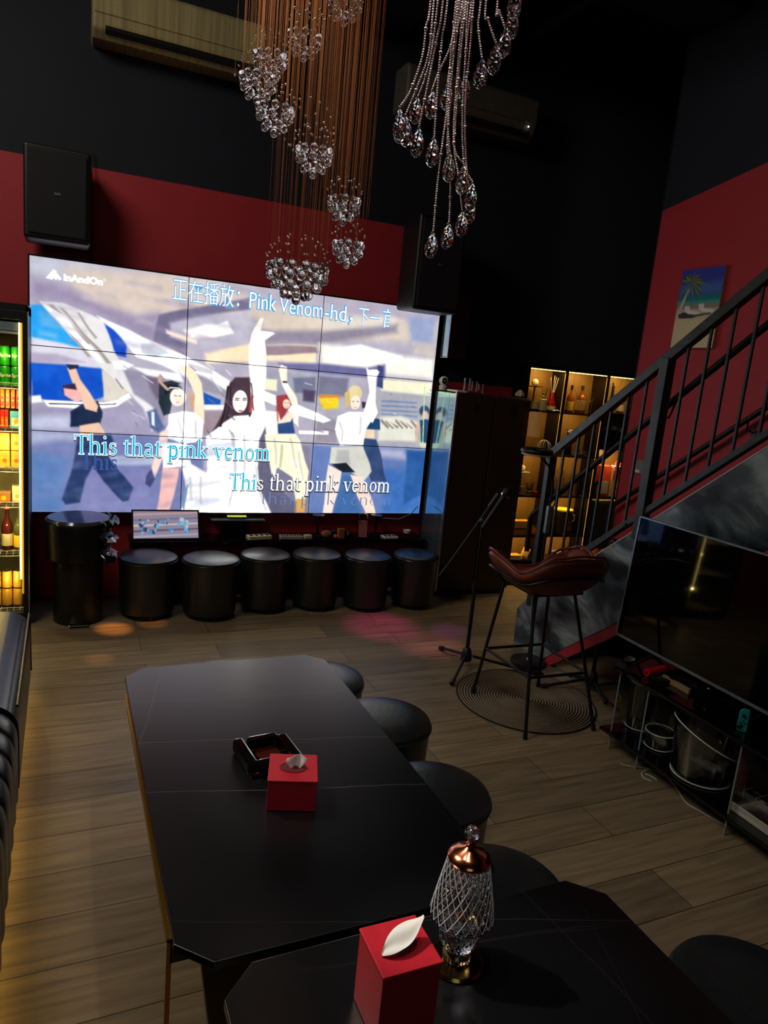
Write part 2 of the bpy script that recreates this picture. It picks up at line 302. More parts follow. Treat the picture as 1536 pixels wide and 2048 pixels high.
# ------------------------------------------------------------------ the painted picture of the screen
SX0, SY, SZT, SW, SH = -0.2085, 5.4211, CAMH+.5242, 3.06, 1.72
def suv(u, v):
    p = at_y(u, v, SY); return ((p.x-SX0)/SW, (SZT-p.z)/SH)
A_ = lambda x, y: suv(x/3.072, 480+y/3.072)
B_ = lambda x, y: suv(450+x/3.072, 480+y/3.072)
NU, NV = 576, 324
class Canvas:
    def __init__(s, nu, nv, base, asp):
        s.nu, s.nv = nu, nv; s.asp = asp
        s.U, s.V = np.meshgrid((np.arange(nu)+.5)/nu, (np.arange(nv)+.5)/nv)
        s.img = np.zeros((nv, nu, 3)); s.img[:] = base
        r = np.random.RandomState(3); s.wob = np.zeros((nv, nu)); s.wob2 = np.zeros((nv, nu))
        for k in range(10):
            fx, fy, ph = r.uniform(4, 38), r.uniform(4, 38), r.uniform(0, 6.28)
            s.wob += np.sin(s.U*fx*2+s.V*fy+ph)/10; s.wob2 += np.sin(s.V*fx*2-s.U*fy+ph)/10
    def poly(s, pts, col, soft=.0035, alpha=1, wob=.004):
        pts = np.array(pts, float); X = (s.U+wob*s.wob)*s.asp; Y = s.V+wob*s.wob2; P = pts*[s.asp, 1]
        x0, x1, y0, y1 = P[:, 0].min()-3*soft-.01, P[:, 0].max()+3*soft+.01, P[:, 1].min()-3*soft-.01, P[:, 1].max()+3*soft+.01
        m = (X > x0) & (X < x1) & (Y > y0) & (Y < y1)
        x, y = X[m], Y[m]; ins = np.zeros(x.shape, bool); dist = np.full(x.shape, 9.)
        n = len(P)
        for i in range(n):
            ax, ay = P[i]; bx, by = P[(i+1) % n]
            c = ((ay > y) != (by > y)); t = np.where(c, (bx-ax)*(y-ay)/(by-ay+1e-12)+ax, -9e9); ins ^= (c & (x < t))
            dx, dy = bx-ax, by-ay; L = dx*dx+dy*dy+1e-12; h = np.clip(((x-ax)*dx+(y-ay)*dy)/L, 0, 1)
            dist = np.minimum(dist, np.hypot(x-ax-h*dx, y-ay-h*dy))
        sd = np.where(ins, -dist, dist); a = np.clip(.5-sd/(2*soft), 0, 1); a = a*a*(3-2*a)*alpha
        s.img[m] = s.img[m]*(1-a[:, None])+np.array(col)*a[:, None]
    def ell(s, c, rx, ry, col, soft=.003, alpha=1, wob=.003):
        s.poly([(c[0]+rx*math.cos(2*PI*i/24), c[1]+ry*math.sin(2*PI*i/24)) for i in range(24)], col, soft, alpha, wob)
    def speck(s, amt, seed=1):
        r = np.random.RandomState(seed); f = np.zeros((s.nv, s.nu))
        for sc in (6, 12, 24, 60):
            k = r.rand(s.nv//sc+3, s.nu//sc+3); yy = np.linspace(0, k.shape[0]-1.01, s.nv); xx = np.linspace(0, k.shape[1]-1.01, s.nu)
            yi, xi = yy.astype(int), xx.astype(int); fy, fx = (yy-yi)[:, None], (xx-xi)[None]
            q = k[np.ix_(yi, xi)]*(1-fy)*(1-fx)+k[np.ix_(yi+1, xi)]*fy*(1-fx)+k[np.ix_(yi, xi+1)]*(1-fy)*fx+k[np.ix_(yi+1, xi+1)]*fy*fx
            f += (q-.5)
        s.img += f[..., None]*amt
    def linear(s):
        c = np.clip(s.img/255, 0, 1); return np.where(c <= .04045, c/12.92, ((c+.055)/1.055)**2.4)
cv = Canvas(NU, NV, (176, 170, 188), SW/SH)
def a(pts, col, soft=.006, alpha=1, wob=.006): cv.poly([A_(*p) for p in pts], col, soft, alpha, wob)
def b(pts, col, soft=.006, alpha=1, wob=.006): cv.poly([B_(*p) for p in pts], col, soft, alpha, wob)
# hangar roof bands
a([(180, 90), (620, 140), (420, 260), (190, 190)], (188, 190, 205), .03)
a([(400, 170), (1150, 220), (1536, 290), (1536, 420), (1150, 440), (980, 470), (800, 480), (600, 420), (430, 270)], (212, 196, 184), .03)
a([(190, 230), (400, 300), (640, 400), (830, 470), (980, 450), (980, 640), (860, 600), (700, 520), (520, 420), (190, 350)], (150, 138, 168), .03)
b([(0, 250), (620, 340), (1320, 440), (1320, 520), (600, 430), (0, 330)], (176, 168, 184), .03)
b([(0, 330), (560, 470), (560, 520), (0, 470)], (206, 192, 182), .02)
b([(200, 430), (1300, 520), (1290, 640), (560, 600), (240, 600)], (214, 200, 186), .03)
b([(240, 560), (600, 560), (1060, 520), (1060, 570), (640, 640), (250, 640)], (140, 132, 150), .02)
b([(580, 500), (1000, 470), (1100, 500), (600, 560)], (222, 212, 200), .02)
a([(980, 465), (1150, 425), (1536, 360), (1536, 430), (1200, 480), (1060, 520), (1050, 600), (1150, 640), (1150, 720), (950, 640)], (112, 106, 136), .008)
a([(1060, 520), (1200, 480), (1536, 440), (1536, 640), (1350, 680), (1200, 640)], (188, 184, 200), .02)
a([(1235, 560), (1400, 500), (1435, 570), (1290, 605)], (255, 255, 252))
b([(-250, 560), (-120, 520), (0, 520), (50, 570), (-60, 600), (-220, 610)], (250, 246, 240), .01)
a([(1030, 555), (1210, 620), (1210, 645), (1030, 580)], (250, 225, 205), .006)
a([(1350, 690), (1536, 640), (1600, 650), (1600, 760), (1400, 740)], (250, 214, 168), .01)
b([(-120, 700), (150, 650), (560, 655), (560, 760), (370, 745), (0, 750), (-120, 760)], (252, 226, 190), .012)
b([(250, 650), (560, 660), (575, 700), (250, 710)], (150, 130, 140), .006)
b([(580, 640), (700, 650), (1100, 720), (1280, 740), (1275, 860), (960, 830), (590, 770)], (246, 242, 226), .02)
b([(650, 680), (830, 645), (1080, 715), (1060, 765), (800, 725)], (255, 255, 252), .01)
b([(330, 760), (580, 762), (870, 790), (980, 770), (980, 850), (700, 830), (575, 815), (370, 790)], (104, 104, 150), .01)
b([(1130, 470), (1290, 480), (1280, 640), (1130, 620)], (150, 160, 196), .02)
b([(1180, 640), (1290, 650), (1285, 730), (1150, 700)], (196, 186, 180), .01)
# sky and hangar openings
a([(190, 400), (260, 400), (540, 660), (400, 680), (190, 622)], (36, 158, 236))
a([(190, 600), (390, 640), (600, 700), (780, 770), (560, 790), (330, 740), (190, 760)], (214, 212, 226), .008)
a([(190, 690), (360, 700), (520, 750), (190, 760)], (176, 164, 190), .01)
a([(640, 520), (785, 590), (785, 722), (700, 704)], (22, 74, 196))
a([(190, 755), (400, 765), (640, 790), (640, 970), (520, 1000), (300, 990), (190, 960)], (20, 82, 196))
a([(190, 770), (330, 790), (300, 880), (190, 860)], (28, 98, 214), .02)
a([(630, 795), (740, 880), (800, 930), (740, 1010), (640, 990)], (218, 210, 198))
a([(190, 1010), (640, 1010), (900, 1000), (1100, 1150), (1130, 1210), (190, 1165)], (158, 152, 180), .02)
a([(190, 1090), (430, 1080), (430, 1165), (190, 1165)], (190, 194, 220), .02)
a([(190, 960), (250, 955), (270, 1000), (190, 1005)], (245, 248, 250))
a([(270, 985), (420, 990), (640, 1000), (730, 990), (800, 940), (815, 975), (730, 1025), (560, 1045), (310, 1030)], (244, 244, 240), .004)
a([(310, 1005), (700, 1010), (730, 1005), (720, 1015), (320, 1014)], (60, 60, 80), .002)
# wings and tubes
a([(245, 380), (390, 392), (640, 500), (700, 680), (780, 790), (900, 940), (1010, 1160), (940, 1180), (880, 1040), (780, 920), (640, 800), (480, 640), (330, 480)], (228, 226, 226))
for q in ([(300, 400), (330, 400), (560, 640), (540, 650)], [(370, 420), (390, 425), (690, 760), (660, 760)], [(470, 450), (490, 455), (600, 600), (590, 610)], [(420, 560), (440, 570), (560, 720), (540, 720)]):
    a(q, (166, 156, 150), .004)
a([(250, 380), (400, 470), (640, 760), (600, 740), (380, 520)], (255, 255, 255), .004)
a([(760, 790), (920, 820), (960, 940), (1020, 1100), (1000, 1160), (940, 1030), (830, 950)], (146, 142, 164), .008)
a([(900, 840), (1000, 850), (1030, 960), (960, 980)], (110, 96, 120), .01)
a([(600, 470), (880, 600), (1150, 720), (1420, 870), (1420, 950), (1280, 900), (1000, 770), (850, 720), (700, 560)], (246, 246, 250), .006)
a([(700, 750), (760, 740), (830, 770), (780, 800), (710, 790)], (250, 250, 250))
a([(880, 640), (960, 650), (1040, 700), (960, 720), (880, 700)], (200, 206, 220), .006)
a([(820, 780), (1120, 820), (1130, 870), (900, 830)], (240, 240, 240), .006)
a([(900, 1060), (960, 1040), (1020, 1160), (980, 1190), (930, 1160)], (80, 96, 140), .008)
a([(930, 1060), (950, 1060), (960, 1150), (940, 1140)], (220, 230, 245), .004)
a([(1145, 800), (1290, 860), (1410, 930), (1400, 960), (1280, 930), (1150, 900)], (150, 148, 164), .008)
a([(1160, 760), (1300, 800), (1300, 830), (1160, 800)], (210, 206, 214), .006)
a([(1250, 935), (1360, 985), (1355, 1020), (1255, 1020)], (30, 86, 178), .004)
a([(1255, 1018), (1400, 1018), (1400, 1050), (1255, 1050)], (240, 240, 240), .004)
a([(1250, 1050), (1420, 1060), (1400, 1200), (1250, 1210)], (158, 140, 150), .01)
# B half middle row
b([(150, 780), (560, 830), (560, 1060), (230, 960)], (160, 160, 176), .02)
b([(230, 850), (330, 860), (330, 930), (230, 920)], (240, 236, 205), .006)
b([(425, 850), (560, 840), (560, 950), (430, 940)], (112, 114, 140), .008)
b([(480, 920), (560, 930), (555, 1000), (480, 990)], (80, 70, 96), .008)
b([(575, 830), (760, 850), (740, 960), (570, 960)], (116, 116, 140), .012)
b([(580, 950), (700, 950), (700, 980), (580, 975)], (200, 130, 60), .004)
b([(582, 975), (692, 968), (690, 1040), (600, 1052)], (236, 204, 36), .006)
b([(570, 1040), (720, 1040), (690, 1120), (640, 1120), (560, 1090)], (170, 168, 180), .01)
b([(560, 1080), (690, 1110), (690, 1250), (555, 1250)], (148, 142, 156), .012)
b([(225, 920), (330, 960), (560, 1060), (650, 1110), (600, 1130), (440, 1080), (250, 990)], (250, 250, 252), .005)
b([(450, 1170), (640, 1180), (640, 1200), (450, 1190)], (250, 250, 250), .004)
b([(930, 850), (1270, 880), (1262, 960), (960, 930)], (243, 241, 208), .008)
b([(900, 930), (1260, 960), (1240, 1280), (850, 1265)], (168, 168, 178), .02)
for k in range(4): b([(960, 985+26*k), (1180, 1000+26*k), (1178, 1010+26*k), (960, 997+26*k)], (120, 140, 178), .003)
b([(950, 1090), (1080, 1080), (1175, 1120), (1180, 1240), (940, 1235)], (226, 226, 212), .012)
for k in range(7): b([(960+30*k, 1100+12*(k % 3)), (1010+28*k, 1150+10*(k % 2)), (1000+28*k, 1165), (955+30*k, 1120)], (150, 140, 130), .004)
b([(1180, 1100), (1262, 1110), (1240, 1280), (1170, 1270)], (176, 186, 170), .01)
# floor of the picture
a([(188, 1168), (1130, 1215), (1250, 1220), (1250, 1680), (188, 1672)], (116, 124, 172), .01)
a([(188, 1168), (480, 1180), (460, 1230), (188, 1250)], (168, 174, 204), .02)
a([(188, 1300), (420, 1330), (380, 1672), (188, 1672)], (92, 126, 180), .03)
a([(560, 1330), (980, 1320), (960, 1380), (600, 1390)], (176, 186, 210), .01)
a([(560, 1400), (960, 1400), (940, 1672), (500, 1672)], (126, 128, 178), .03)
b([(150, 1240), (548, 1255), (520, 1680), (150, 1680)], (128, 124, 150), .02)
b([(545, 1258), (1240, 1285), (1195, 1682), (515, 1680)], (98, 122, 178), .012)
b([(900, 1280), (1100, 1290), (1120, 1350), (940, 1330)], (176, 176, 204), .02)
b([(980, 1420), (1215, 1400), (1195, 1682), (960, 1682)], (60, 108, 180), .03)
b([(700, 1440), (790, 1440), (830, 1680), (660, 1680)], (62, 104, 160), .02)
# dancers
SK, HI = (236, 194, 168), (253, 248, 238)
a([(430, 1150), (430, 1060), (510, 1000), (600, 990), (640, 1060), (640, 1090), (625, 1140), (500, 1150)], (30, 42, 72), .004)
a([(415, 785), (465, 775), (500, 860), (570, 975), (605, 1020), (600, 1060), (520, 1040), (480, 940), (440, 850)], SK, .004)
a([(408, 762), (485, 765), (485, 785), (430, 797)], (36, 40, 70), .003)
a([(395, 900), (470, 888), (480, 925), (400, 945)], (56, 40, 66), .004)
a([(402, 915), (470, 925), (500, 945), (505, 980), (470, 998), (410, 955)], (246, 176, 172), .004)
a([(490, 1145), (620, 1130), (650, 1195), (500, 1205)], SK, .004)
a([(485, 1195), (560, 1190), (680, 1198), (700, 1245), (645, 1290), (720, 1400), (825, 1520), (795, 1600), (760, 1610), (640, 1480), (575, 1385), (525, 1480), (490, 1610), (400, 1625), (380, 1590), (430, 1450), (462, 1310)], (38, 56, 98), .006)
a([(985, 880), (1060, 862), (1110, 880), (1060, 940), (1060, 1000), (1050, 1070), (1012, 1085), (975, 1000)], (34, 46, 56), .005)
a([(1150, 925), (1190, 950), (1205, 1030), (1170, 1040)], (206, 160, 130), .006)
cv.ell(A_(1095, 968), .018, .038, (252, 234, 218))
a([(1012, 935), (1040, 890), (1110, 898), (1120, 915), (1050, 918), (1025, 955)], (20, 22, 32), .003)
a([(1030, 925), (1050, 905), (1112, 908), (1112, 914), (1052, 914)], (235, 235, 240), .002)
a([(975, 835), (1000, 832), (1000, 870), (1050, 925), (1030, 930), (975, 870)], (196, 158, 136), .004)
a([(1090, 760), (1130, 775), (1180, 790), (1235, 880), (1255, 1000), (1255, 1130), (1190, 1140), (1195, 960), (1140, 820)], (250, 232, 200), .005)
a([(1045, 1075), (1130, 1050), (1200, 1060), (1250, 1110), (1250, 1240), (1130, 1250), (1000, 1210), (1040, 1140)], (252, 252, 252), .005)
a([(990, 1190), (1040, 1165), (1010, 1320), (960, 1460), (925, 1425), (955, 1320)], (246, 216, 206), .004)
a([(905, 1450), (935, 1400), (960, 1470), (930, 1520), (900, 1500)], (60, 66, 110), .006)
a([(990, 1240), (1150, 1250), (1180, 1390), (1010, 1400)], (248, 250, 248), .005)
a([(1008, 1398), (1110, 1400), (1075, 1560), (1040, 1672), (966, 1672), (990, 1530)], (248, 190, 182), .005)
a([(1120, 1400), (1180, 1380), (1285, 1440), (1282, 1672), (1105, 1668), (1150, 1560)], (252, 252, 250), .006)
a([(1110, 1620), (1150, 1500), (1160, 1500), (1130, 1660)], (120, 150, 190), .004)
a([(1268, 1235), (1330, 1225), (1345, 1480), (1340, 1672), (1278, 1672), (1292, 1450)], (158, 152, 166), .006)
a([(1320, 1200), (1380, 1060), (1420, 960), (1470, 850), (1560, 840), (1600, 900), (1640, 1100), (1400, 1180), (1340, 1215)], (92, 70, 80), .006)
b([(28, 900), (70, 848), (140, 850), (165, 960), (180, 1080), (120, 1100), (20, 1130), (-60, 1200), (-70, 1180), (0, 1040), (20, 960)], (70, 52, 64), .006)
a([(1325, 1210), (1400, 1120), (1536, 1080), (1700, 1120), (1700, 1680), (1340, 1672), (1350, 1480), (1330, 1350)], (255, 255, 255), .005)
b([(-110, 1220), (0, 1120), (60, 1085), (160, 1080), (230, 1170), (245, 1300), (175, 1330), (205, 1480), (245, 1560), (292, 1680), (-110, 1680)], (255, 255, 255), .005)
cv.ell(B_(92, 995), .0185, .050, (254, 244, 232))
b([(60, 968), (85, 968), (85, 976), (60, 976)], (120, 100, 100), .002); b([(105, 968), (130, 970), (130, 978), (105, 976)], (120, 100, 100), .002)
b([(85, 1050), (110, 1050), (108, 1060), (88, 1060)], (220, 120, 120), .002)
b([(150, 650), (165, 580), (215, 485), (236, 480), (218, 565), (290, 572), (308, 582), (245, 620), (252, 700), (248, 960), (262, 1100), (235, 1210), (150, 1180), (170, 1060), (150, 920)], (255, 252, 236), .004)
b([(215, 1230), (252, 1150), (268, 1250), (300, 1440), (360, 1550), (430, 1610), (430, 1680), (292, 1680), (232, 1560), (200, 1400)], (98, 96, 122), .006)
b([(325, 960), (390, 948), (412, 1010), (380, 1060), (345, 1130), (315, 1110)], (158, 62, 66), .005)
cv.ell(B_(380, 1010), .0095, .022, (250, 214, 198))
b([(335, 800), (350, 770), (390, 785), (392, 880), (440, 970), (458, 1060), (450, 1150), (415, 1110), (420, 1040), (362, 890)], (252, 240, 220), .004)
b([(365, 868), (392, 870), (392, 882), (366, 880)], (60, 50, 60), .002)
b([(328, 1060), (345, 1110), (408, 1050), (430, 1130), (330, 1140)], (250, 226, 206), .004)
b([(328, 1130), (405, 1120), (420, 1100), (428, 1190), (330, 1192)], (46, 76, 126), .004)
b([(255, 1050), (320, 1060), (330, 1200), (262, 1210)], (250, 250, 240), .006)
b([(250, 1200), (430, 1190), (460, 1240), (490, 1320), (520, 1420), (500, 1590), (440, 1600), (415, 1460), (330, 1400), (292, 1440), (262, 1330)], (246, 244, 212), .005)
b([(340, 1260), (355, 1260), (350, 1400), (335, 1400)], (200, 196, 150), .004)
b([(445, 1590), (500, 1590), (492, 1670), (440, 1670)], (218, 164, 80), .004)
b([(895, 1095), (950, 1105), (955, 1170), (870, 1165)], (32, 66, 108), .004)
b([(855, 1165), (920, 1170), (920, 1222), (860, 1220)], (236, 208, 176), .004)
b([(845, 1222), (930, 1230), (962, 1350), (990, 1480), (900, 1480), (850, 1330)], (48, 70, 112), .005)
b([(935, 775), (968, 785), (968, 915), (930, 900)], (66, 76, 128), .004)
cv.ell(B_(795, 945), .021, .038, (224, 208, 158))
b([(730, 940), (760, 920), (765, 1030), (738, 1030)], (206, 180, 110), .004)
cv.ell(B_(800, 1000), .0145, .034, (254, 234, 214))
b([(840, 990), (868, 995), (866, 1030), (845, 1035)], (50, 50, 70), .004)
b([(865, 785), (880, 800), (930, 800), (945, 815), (925, 850), (925, 1000), (940, 1060), (905, 1130), (850, 1070), (885, 940)], (254, 250, 240), .004)
b([(690, 1085), (760, 1060), (860, 1060), (905, 1110), (865, 1160), (850, 1262), (705, 1262), (680, 1170)], (255, 253, 248), .004)
b([(655, 1270), (850, 1268), (900, 1420), (862, 1472), (790, 1440), (740, 1395), (640, 1370)], (206, 206, 196), .005)
b([(690, 1290), (760, 1290), (770, 1380), (680, 1360)], (176, 176, 176), .01)
b([(655, 1375), (745, 1368), (795, 1425), (720, 1425)], (26, 34, 44), .003)
b([(635, 1378), (715, 1420), (690, 1540), (655, 1682), (600, 1682), (612, 1550)], (254, 220, 208), .004)
b([(765, 1440), (850, 1455), (892, 1570), (925, 1682), (862, 1682), (812, 1560)], (254, 214, 198), .004)
cv.ell(B_(1222, 1052), .016, .026, (58, 70, 104), .006)
cv.ell(B_(1226, 1076), .009, .020, (224, 184, 172), .006)
b([(1185, 1110), (1160, 1180), (1172, 1240), (1185, 1240), (1182, 1185), (1205, 1130)], (214, 180, 164), .004)
b([(1190, 1108), (1225, 1100), (1262, 1108), (1250, 1250), (1205, 1245)], (44, 72, 116), .005)
b([(1195, 1245), (1245, 1250), (1240, 1282), (1200, 1275)], (226, 206, 190), .006)
b([(1120, 1295), (1232, 1300), (1205, 1560), (1150, 1590), (1095, 1625), (1100, 1500)], (44, 90, 156), .01)
b([(1222, 900), (1228, 900), (1215, 1285), (1209, 1285)], (170, 236, 160), .0015, wob=0)
# hair, faces, folds
DK = (70, 60, 70)
for p_, q_, w_ in [((20, 900), (-30, 1150), 14), ((40, 880), (10, 1100), 8), ((165, 960), (150, 1090), 10), ((150, 880), (178, 1050), 7)]:
    b([(p_[0], p_[1]), (p_[0]+w_, p_[1]), (q_[0]+w_, q_[1]), (q_[0], q_[1])], (48, 34, 44), .003)
b([(158, 940), (176, 1000), (168, 1070), (150, 1060)], (176, 70, 80), .004)
for (x, y, w_, h_, c_) in [(72, 985, 16, 5, DK), (118, 985, 16, 5, DK), (95, 1022, 6, 10, (226, 200, 190)), (97, 1052, 16, 5, (206, 96, 104)), (372, 1003, 6, 3, DK), (390, 1003, 6, 3, DK), (380, 1028, 8, 3, (200, 90, 90)), (786, 992, 9, 4, DK), (815, 992, 9, 4, DK), (800, 1032, 11, 4, (206, 110, 110)), (1205, 1070, 6, 3, DK)]:
    cv.ell(B_(x, y), w_/3.072/820, h_/3.072/480, c_, .003, .6)
for (x, y, w_, h_, c_) in [(1082, 960, 10, 4, DK), (1108, 962, 8, 4, DK), (1096, 1000, 9, 4, (206, 110, 110))]: cv.ell(A_(x, y), w_/3.072/820, h_/3.072/480, c_, .003, .6)
for pts in [[(30, 1190), (60, 1330), (40, 1500), (52, 1500), (72, 1330), (40, 1190)], [(110, 1200), (120, 1320), (90, 1560), (104, 1560), (134, 1320), (122, 1200)], [(180, 1380), (200, 1520), (250, 1660), (262, 1660), (212, 1510), (190, 1380)], [(700, 1120), (720, 1180), (710, 1240), (722, 1240), (732, 1180), (712, 1120)], [(830, 1090), (820, 1200), (832, 1200), (842, 1090)], [(760, 1280), (800, 1400), (812, 1396), (772, 1280)], [(300, 1220), (310, 1380), (322, 1380), (314, 1220)], [(390, 1220), (440, 1400), (452, 1396), (402, 1220)], [(450, 1300), (480, 1480), (490, 1476), (462, 1300)]]: b(pts, (204, 200, 196), .005, .8)
for pts in [[(1090, 1100), (1110, 1200), (1120, 1200), (1100, 1100)], [(1190, 1110), (1200, 1220), (1212, 1220), (1204, 1110)], [(1160, 1450), (1170, 1600), (1184, 1600), (1176, 1450)], [(1230, 1450), (1226, 1620), (1238, 1620), (1244, 1450)], [(1420, 1180), (1440, 1400), (1400, 1640), (1416, 1640), (1458, 1400), (1436, 1180)]]: a(pts, (204, 202, 200), .005, .8)
r_ = random.Random(21)
for k in range(46):
    x, y = r_.uniform(700, 1420), r_.uniform(760, 1180); L_ = r_.uniform(20, 90); aa_ = r_.uniform(.5, 1.1); w_ = r_.uniform(3, 9); cx_, sx_ = math.cos(aa_), math.sin(aa_)
    if 960 < x < 1270 and y > 840: continue
    a([(x, y), (x+L_*cx_, y+L_*sx_), (x+L_*cx_-w_*sx_, y+L_*sx_+w_*cx_), (x-w_*sx_, y+w_*cx_)], r_.choice([(120, 110, 130), (236, 236, 240), (170, 160, 176), (96, 92, 120)]), .004, .7)
for k in range(30):
    x, y = r_.uniform(430, 1260), r_.uniform(850, 1250); L_ = r_.uniform(15, 80); w_ = r_.uniform(3, 8)
    if 640 < x < 990 or x < 460: continue
    b([(x, y), (x+L_, y+L_*.25), (x+L_, y+L_*.25+w_), (x, y+w_)], r_.choice([(110, 106, 130), (226, 226, 226), (150, 150, 170), (196, 188, 180)]), .004, .7)
for k in range(40):
    x, y = r_.uniform(190, 1500), r_.uniform(120, 640); L_ = r_.uniform(60, 260); w_ = r_.uniform(5, 22)
    a([(x, y), (x+L_, y+L_*.2), (x+L_, y+L_*.2+w_), (x, y+w_)], r_.choice([(196, 184, 186), (164, 154, 176), (214, 204, 196), (150, 142, 166)]), .02, .5)
for k in range(60):
    x, y = r_.uniform(190, 1250), r_.uniform(1230, 1660); L_ = r_.uniform(60, 200); w_ = r_.uniform(6, 22)
    a([(x, y), (x+L_, y-L_*.15), (x+L_, y-L_*.15+w_), (x, y+w_)], r_.choice([(128, 134, 184), (104, 112, 164), (150, 150, 190), (96, 120, 176)]), .02, .28)
cv.speck(9)
LINIMG = cv.linear(); LUM = LINIMG.mean(axis=2, keepdims=True); LINIMG = LINIMG*(1+1.8*np.clip((LUM-.84)/.16, 0, 1)**1.5)
def painted_grid(name, img, x0, x1, y0, y1, u0, u1, v0, v1, P, mat, parent):
    """flat grid between u0..u1, v0..v1; P(u, v) gives the place"""
    sub = img[y0:y1, x0:x1]; h, w = sub.shape[:2]
    us = np.linspace(u0, u1, w); vs = np.linspace(v0, v1, h)
    verts = [P(u, v) for v in vs for u in us]
    faces = [(j*w+i, (j+1)*w+i, (j+1)*w+i+1, j*w+i+1) for j in range(h-1) for i in range(w-1)]
    me = bpy.data.meshes.new(name); me.from_pydata(verts, [], faces)
    at = me.color_attributes.new('Col', 'FLOAT_COLOR', 'POINT')
    at.data.foreach_set('color', np.concatenate([sub.reshape(-1, 3), np.ones((h*w, 1))], 1).astype(np.float32).ravel())
    me.materials.append(mat); o = bpy.data.objects.new(name, me); C.objects.link(o)
    if parent: o.parent = parent
    return o
wall = thing('video_wall', 'large lit video wall of nine panels showing dancers and song lyrics', 'screen', (SX0+SW/2, SY+.06, SZT-SH))
LX, LY, LZ = SX0+SW/2, SY+.06, SZT-SH
SCR = paint_mat('lit_screen_picture', SCREEN_GAIN)
g = G().box(SX0-LX-.012, SX0+SW-LX+.012, -.058, .035, -.012, SH+.012); build('housing', g, PLAST_BLK, wall)
bz = .0028
for j in range(3):
    for i in range(3):
        u0, u1, v0, v1 = i/3+bz/SW*(i > 0), (i+1)/3-bz/SW*(i < 2), j/3+bz/SH*(j > 0), (j+1)/3-bz/SH*(j < 2)
        P = lambda u, v: (SX0+u*SW-LX, SY-LY-.0, SH-v*SH)
        painted_grid('display_panel', LINIMG, i*NU//3, min(NU, (i+1)*NU//3+1), j*NV//3, min(NV, (j+1)*NV//3+1), u0, u1, v0, v1, P, SCR, wall)
# ---- writing on the screen
WHT = emit_mat('white_screen_lettering', (255, 255, 255), 1.1); CYA = emit_mat('cyan_screen_lettering', (0, 190, 224), 1.05)
BLU = emit_mat('blue_screen_lettering', (70, 170, 228), 1.05); DRK = emit_mat('dark_lettering_edge', (60, 66, 84), .8); GHO = emit_mat('faint_blue_lettering', (62, 92, 168), .9)
def text_part(name, body, u, v, height, mat, parent, depth, offset=0, slant=0, maxchars=None, sx=1):
    """sans lettering, height of capitals in metres; (u, v) is the left end of the baseline on the screen"""
    c = bpy.data.curves.new(name, 'FONT'); c.body = body; c.size = height/.73; c.offset = offset; c.shear = slant; c.resolution_u = 3
    t = bpy.data.objects.new(name, c); C.objects.link(t); bpy.context.view_layer.update()
    me = bpy.data.meshes.new_from_object(t.evaluated_get(bpy.context.evaluated_depsgraph_get())); bpy.data.objects.remove(t)
    me.materials.clear(); me.materials.append(mat)
    wdt = max(vv.co.x for vv in me.vertices)
    for vv in me.vertices: vv.co = (vv.co.x*sx, 0, vv.co.y)
    o = bpy.data.objects.new(name, me); C.objects.link(o); o.parent = parent; o.location = (SX0+u*SW-LX, SY-LY-depth, SH-v*SH); return o, wdt*sx
def seg(name, body, pa, pb, h, mats, par, off):
    """lettering stretched to run from photo point pa to pb (both on the baseline)"""
    ua, va = suv(*pa); ub, vb = suv(*pb)
    for k, (m, o_, dd) in enumerate(mats):
        o, w = text_part(name, body, ua, (va+vb)/2, h, m, par, .002+.0012*k, o_)
        o.scale.x = (ub-ua)*SW/w
    return o
cap = .13
seg('title_lettering', '正在播放：', (343, 596), (478, 613), .125, ((BLU, .0045, 0), (WHT, -.0012, 0)), wall, 0)
seg('title_lettering', 'Pink', (496, 615), (552, 623), .125, ((BLU, .006, 0), (WHT, -.001, 0)), wall, 0)
seg('title_lettering', 'Venom', (558, 624), (644, 637), .125, ((BLU, .006, 0), (WHT, -.001, 0)), wall, 0)
seg('title_lettering', '-hd，', (647, 637), (704, 645), .125, ((BLU, .006, 0), (WHT, -.001, 0)), wall, 0)
seg('title_lettering', '下一', (714, 648), (758, 653), .12, ((BLU, .0045, 0), (WHT, -.0012, 0)), wall, 0)
# last character runs off its strip: only its left half shows
def half_char():
    ua, va = suv(761, 651)
    for k, (m, off) in enumerate(((BLU, .0045), (WHT, -.0012))):
        o, w = text_part('title_lettering', '首', ua, va, .12, m, wall, .002+.0012*k, off)
        bm = bmesh.new(); bm.from_mesh(o.data); cx = .075
        bmesh.ops.bisect_plane(bm, geom=bm.verts[:]+bm.edges[:]+bm.faces[:], plane_co=(cx, 0, 0), plane_no=(1, 0, 0), clear_outer=True); bm.to_mesh(o.data); bm.free()
half_char()
seg('caption_lettering', '微信點歌', (796, 729), (848, 733), .052, ((WHT, .001, 0),), wall, 0)
seg('logo_lettering', 'inAndOn', (127, 560), (206, 571), .045, ((WHT, .004, 0),), wall, 0)
seg('logo_lettering', '®', (206, 563), (212, 564), .02, ((WHT, .0, 0),), wall, 0)
def flat(name, polys, mat, par, depth):
    g = G()
    for p in polys:
        q = [suv(*c) for c in p]; g.add([(SX0+u*SW-LX, SY-LY-depth, SH-v*SH) for u, v in q], [tuple(range(len(q)))])
    return build(name, g, mat, par)
flat('logo_mark', [[(107, 538), (114, 543), (103, 559), (91, 556)], [(107, 538), (124, 558), (118, 561), (104, 545)], [(103, 552), (109, 547), (115, 556), (112, 561), (108, 556), (103, 561)]], WHT, wall, .003)
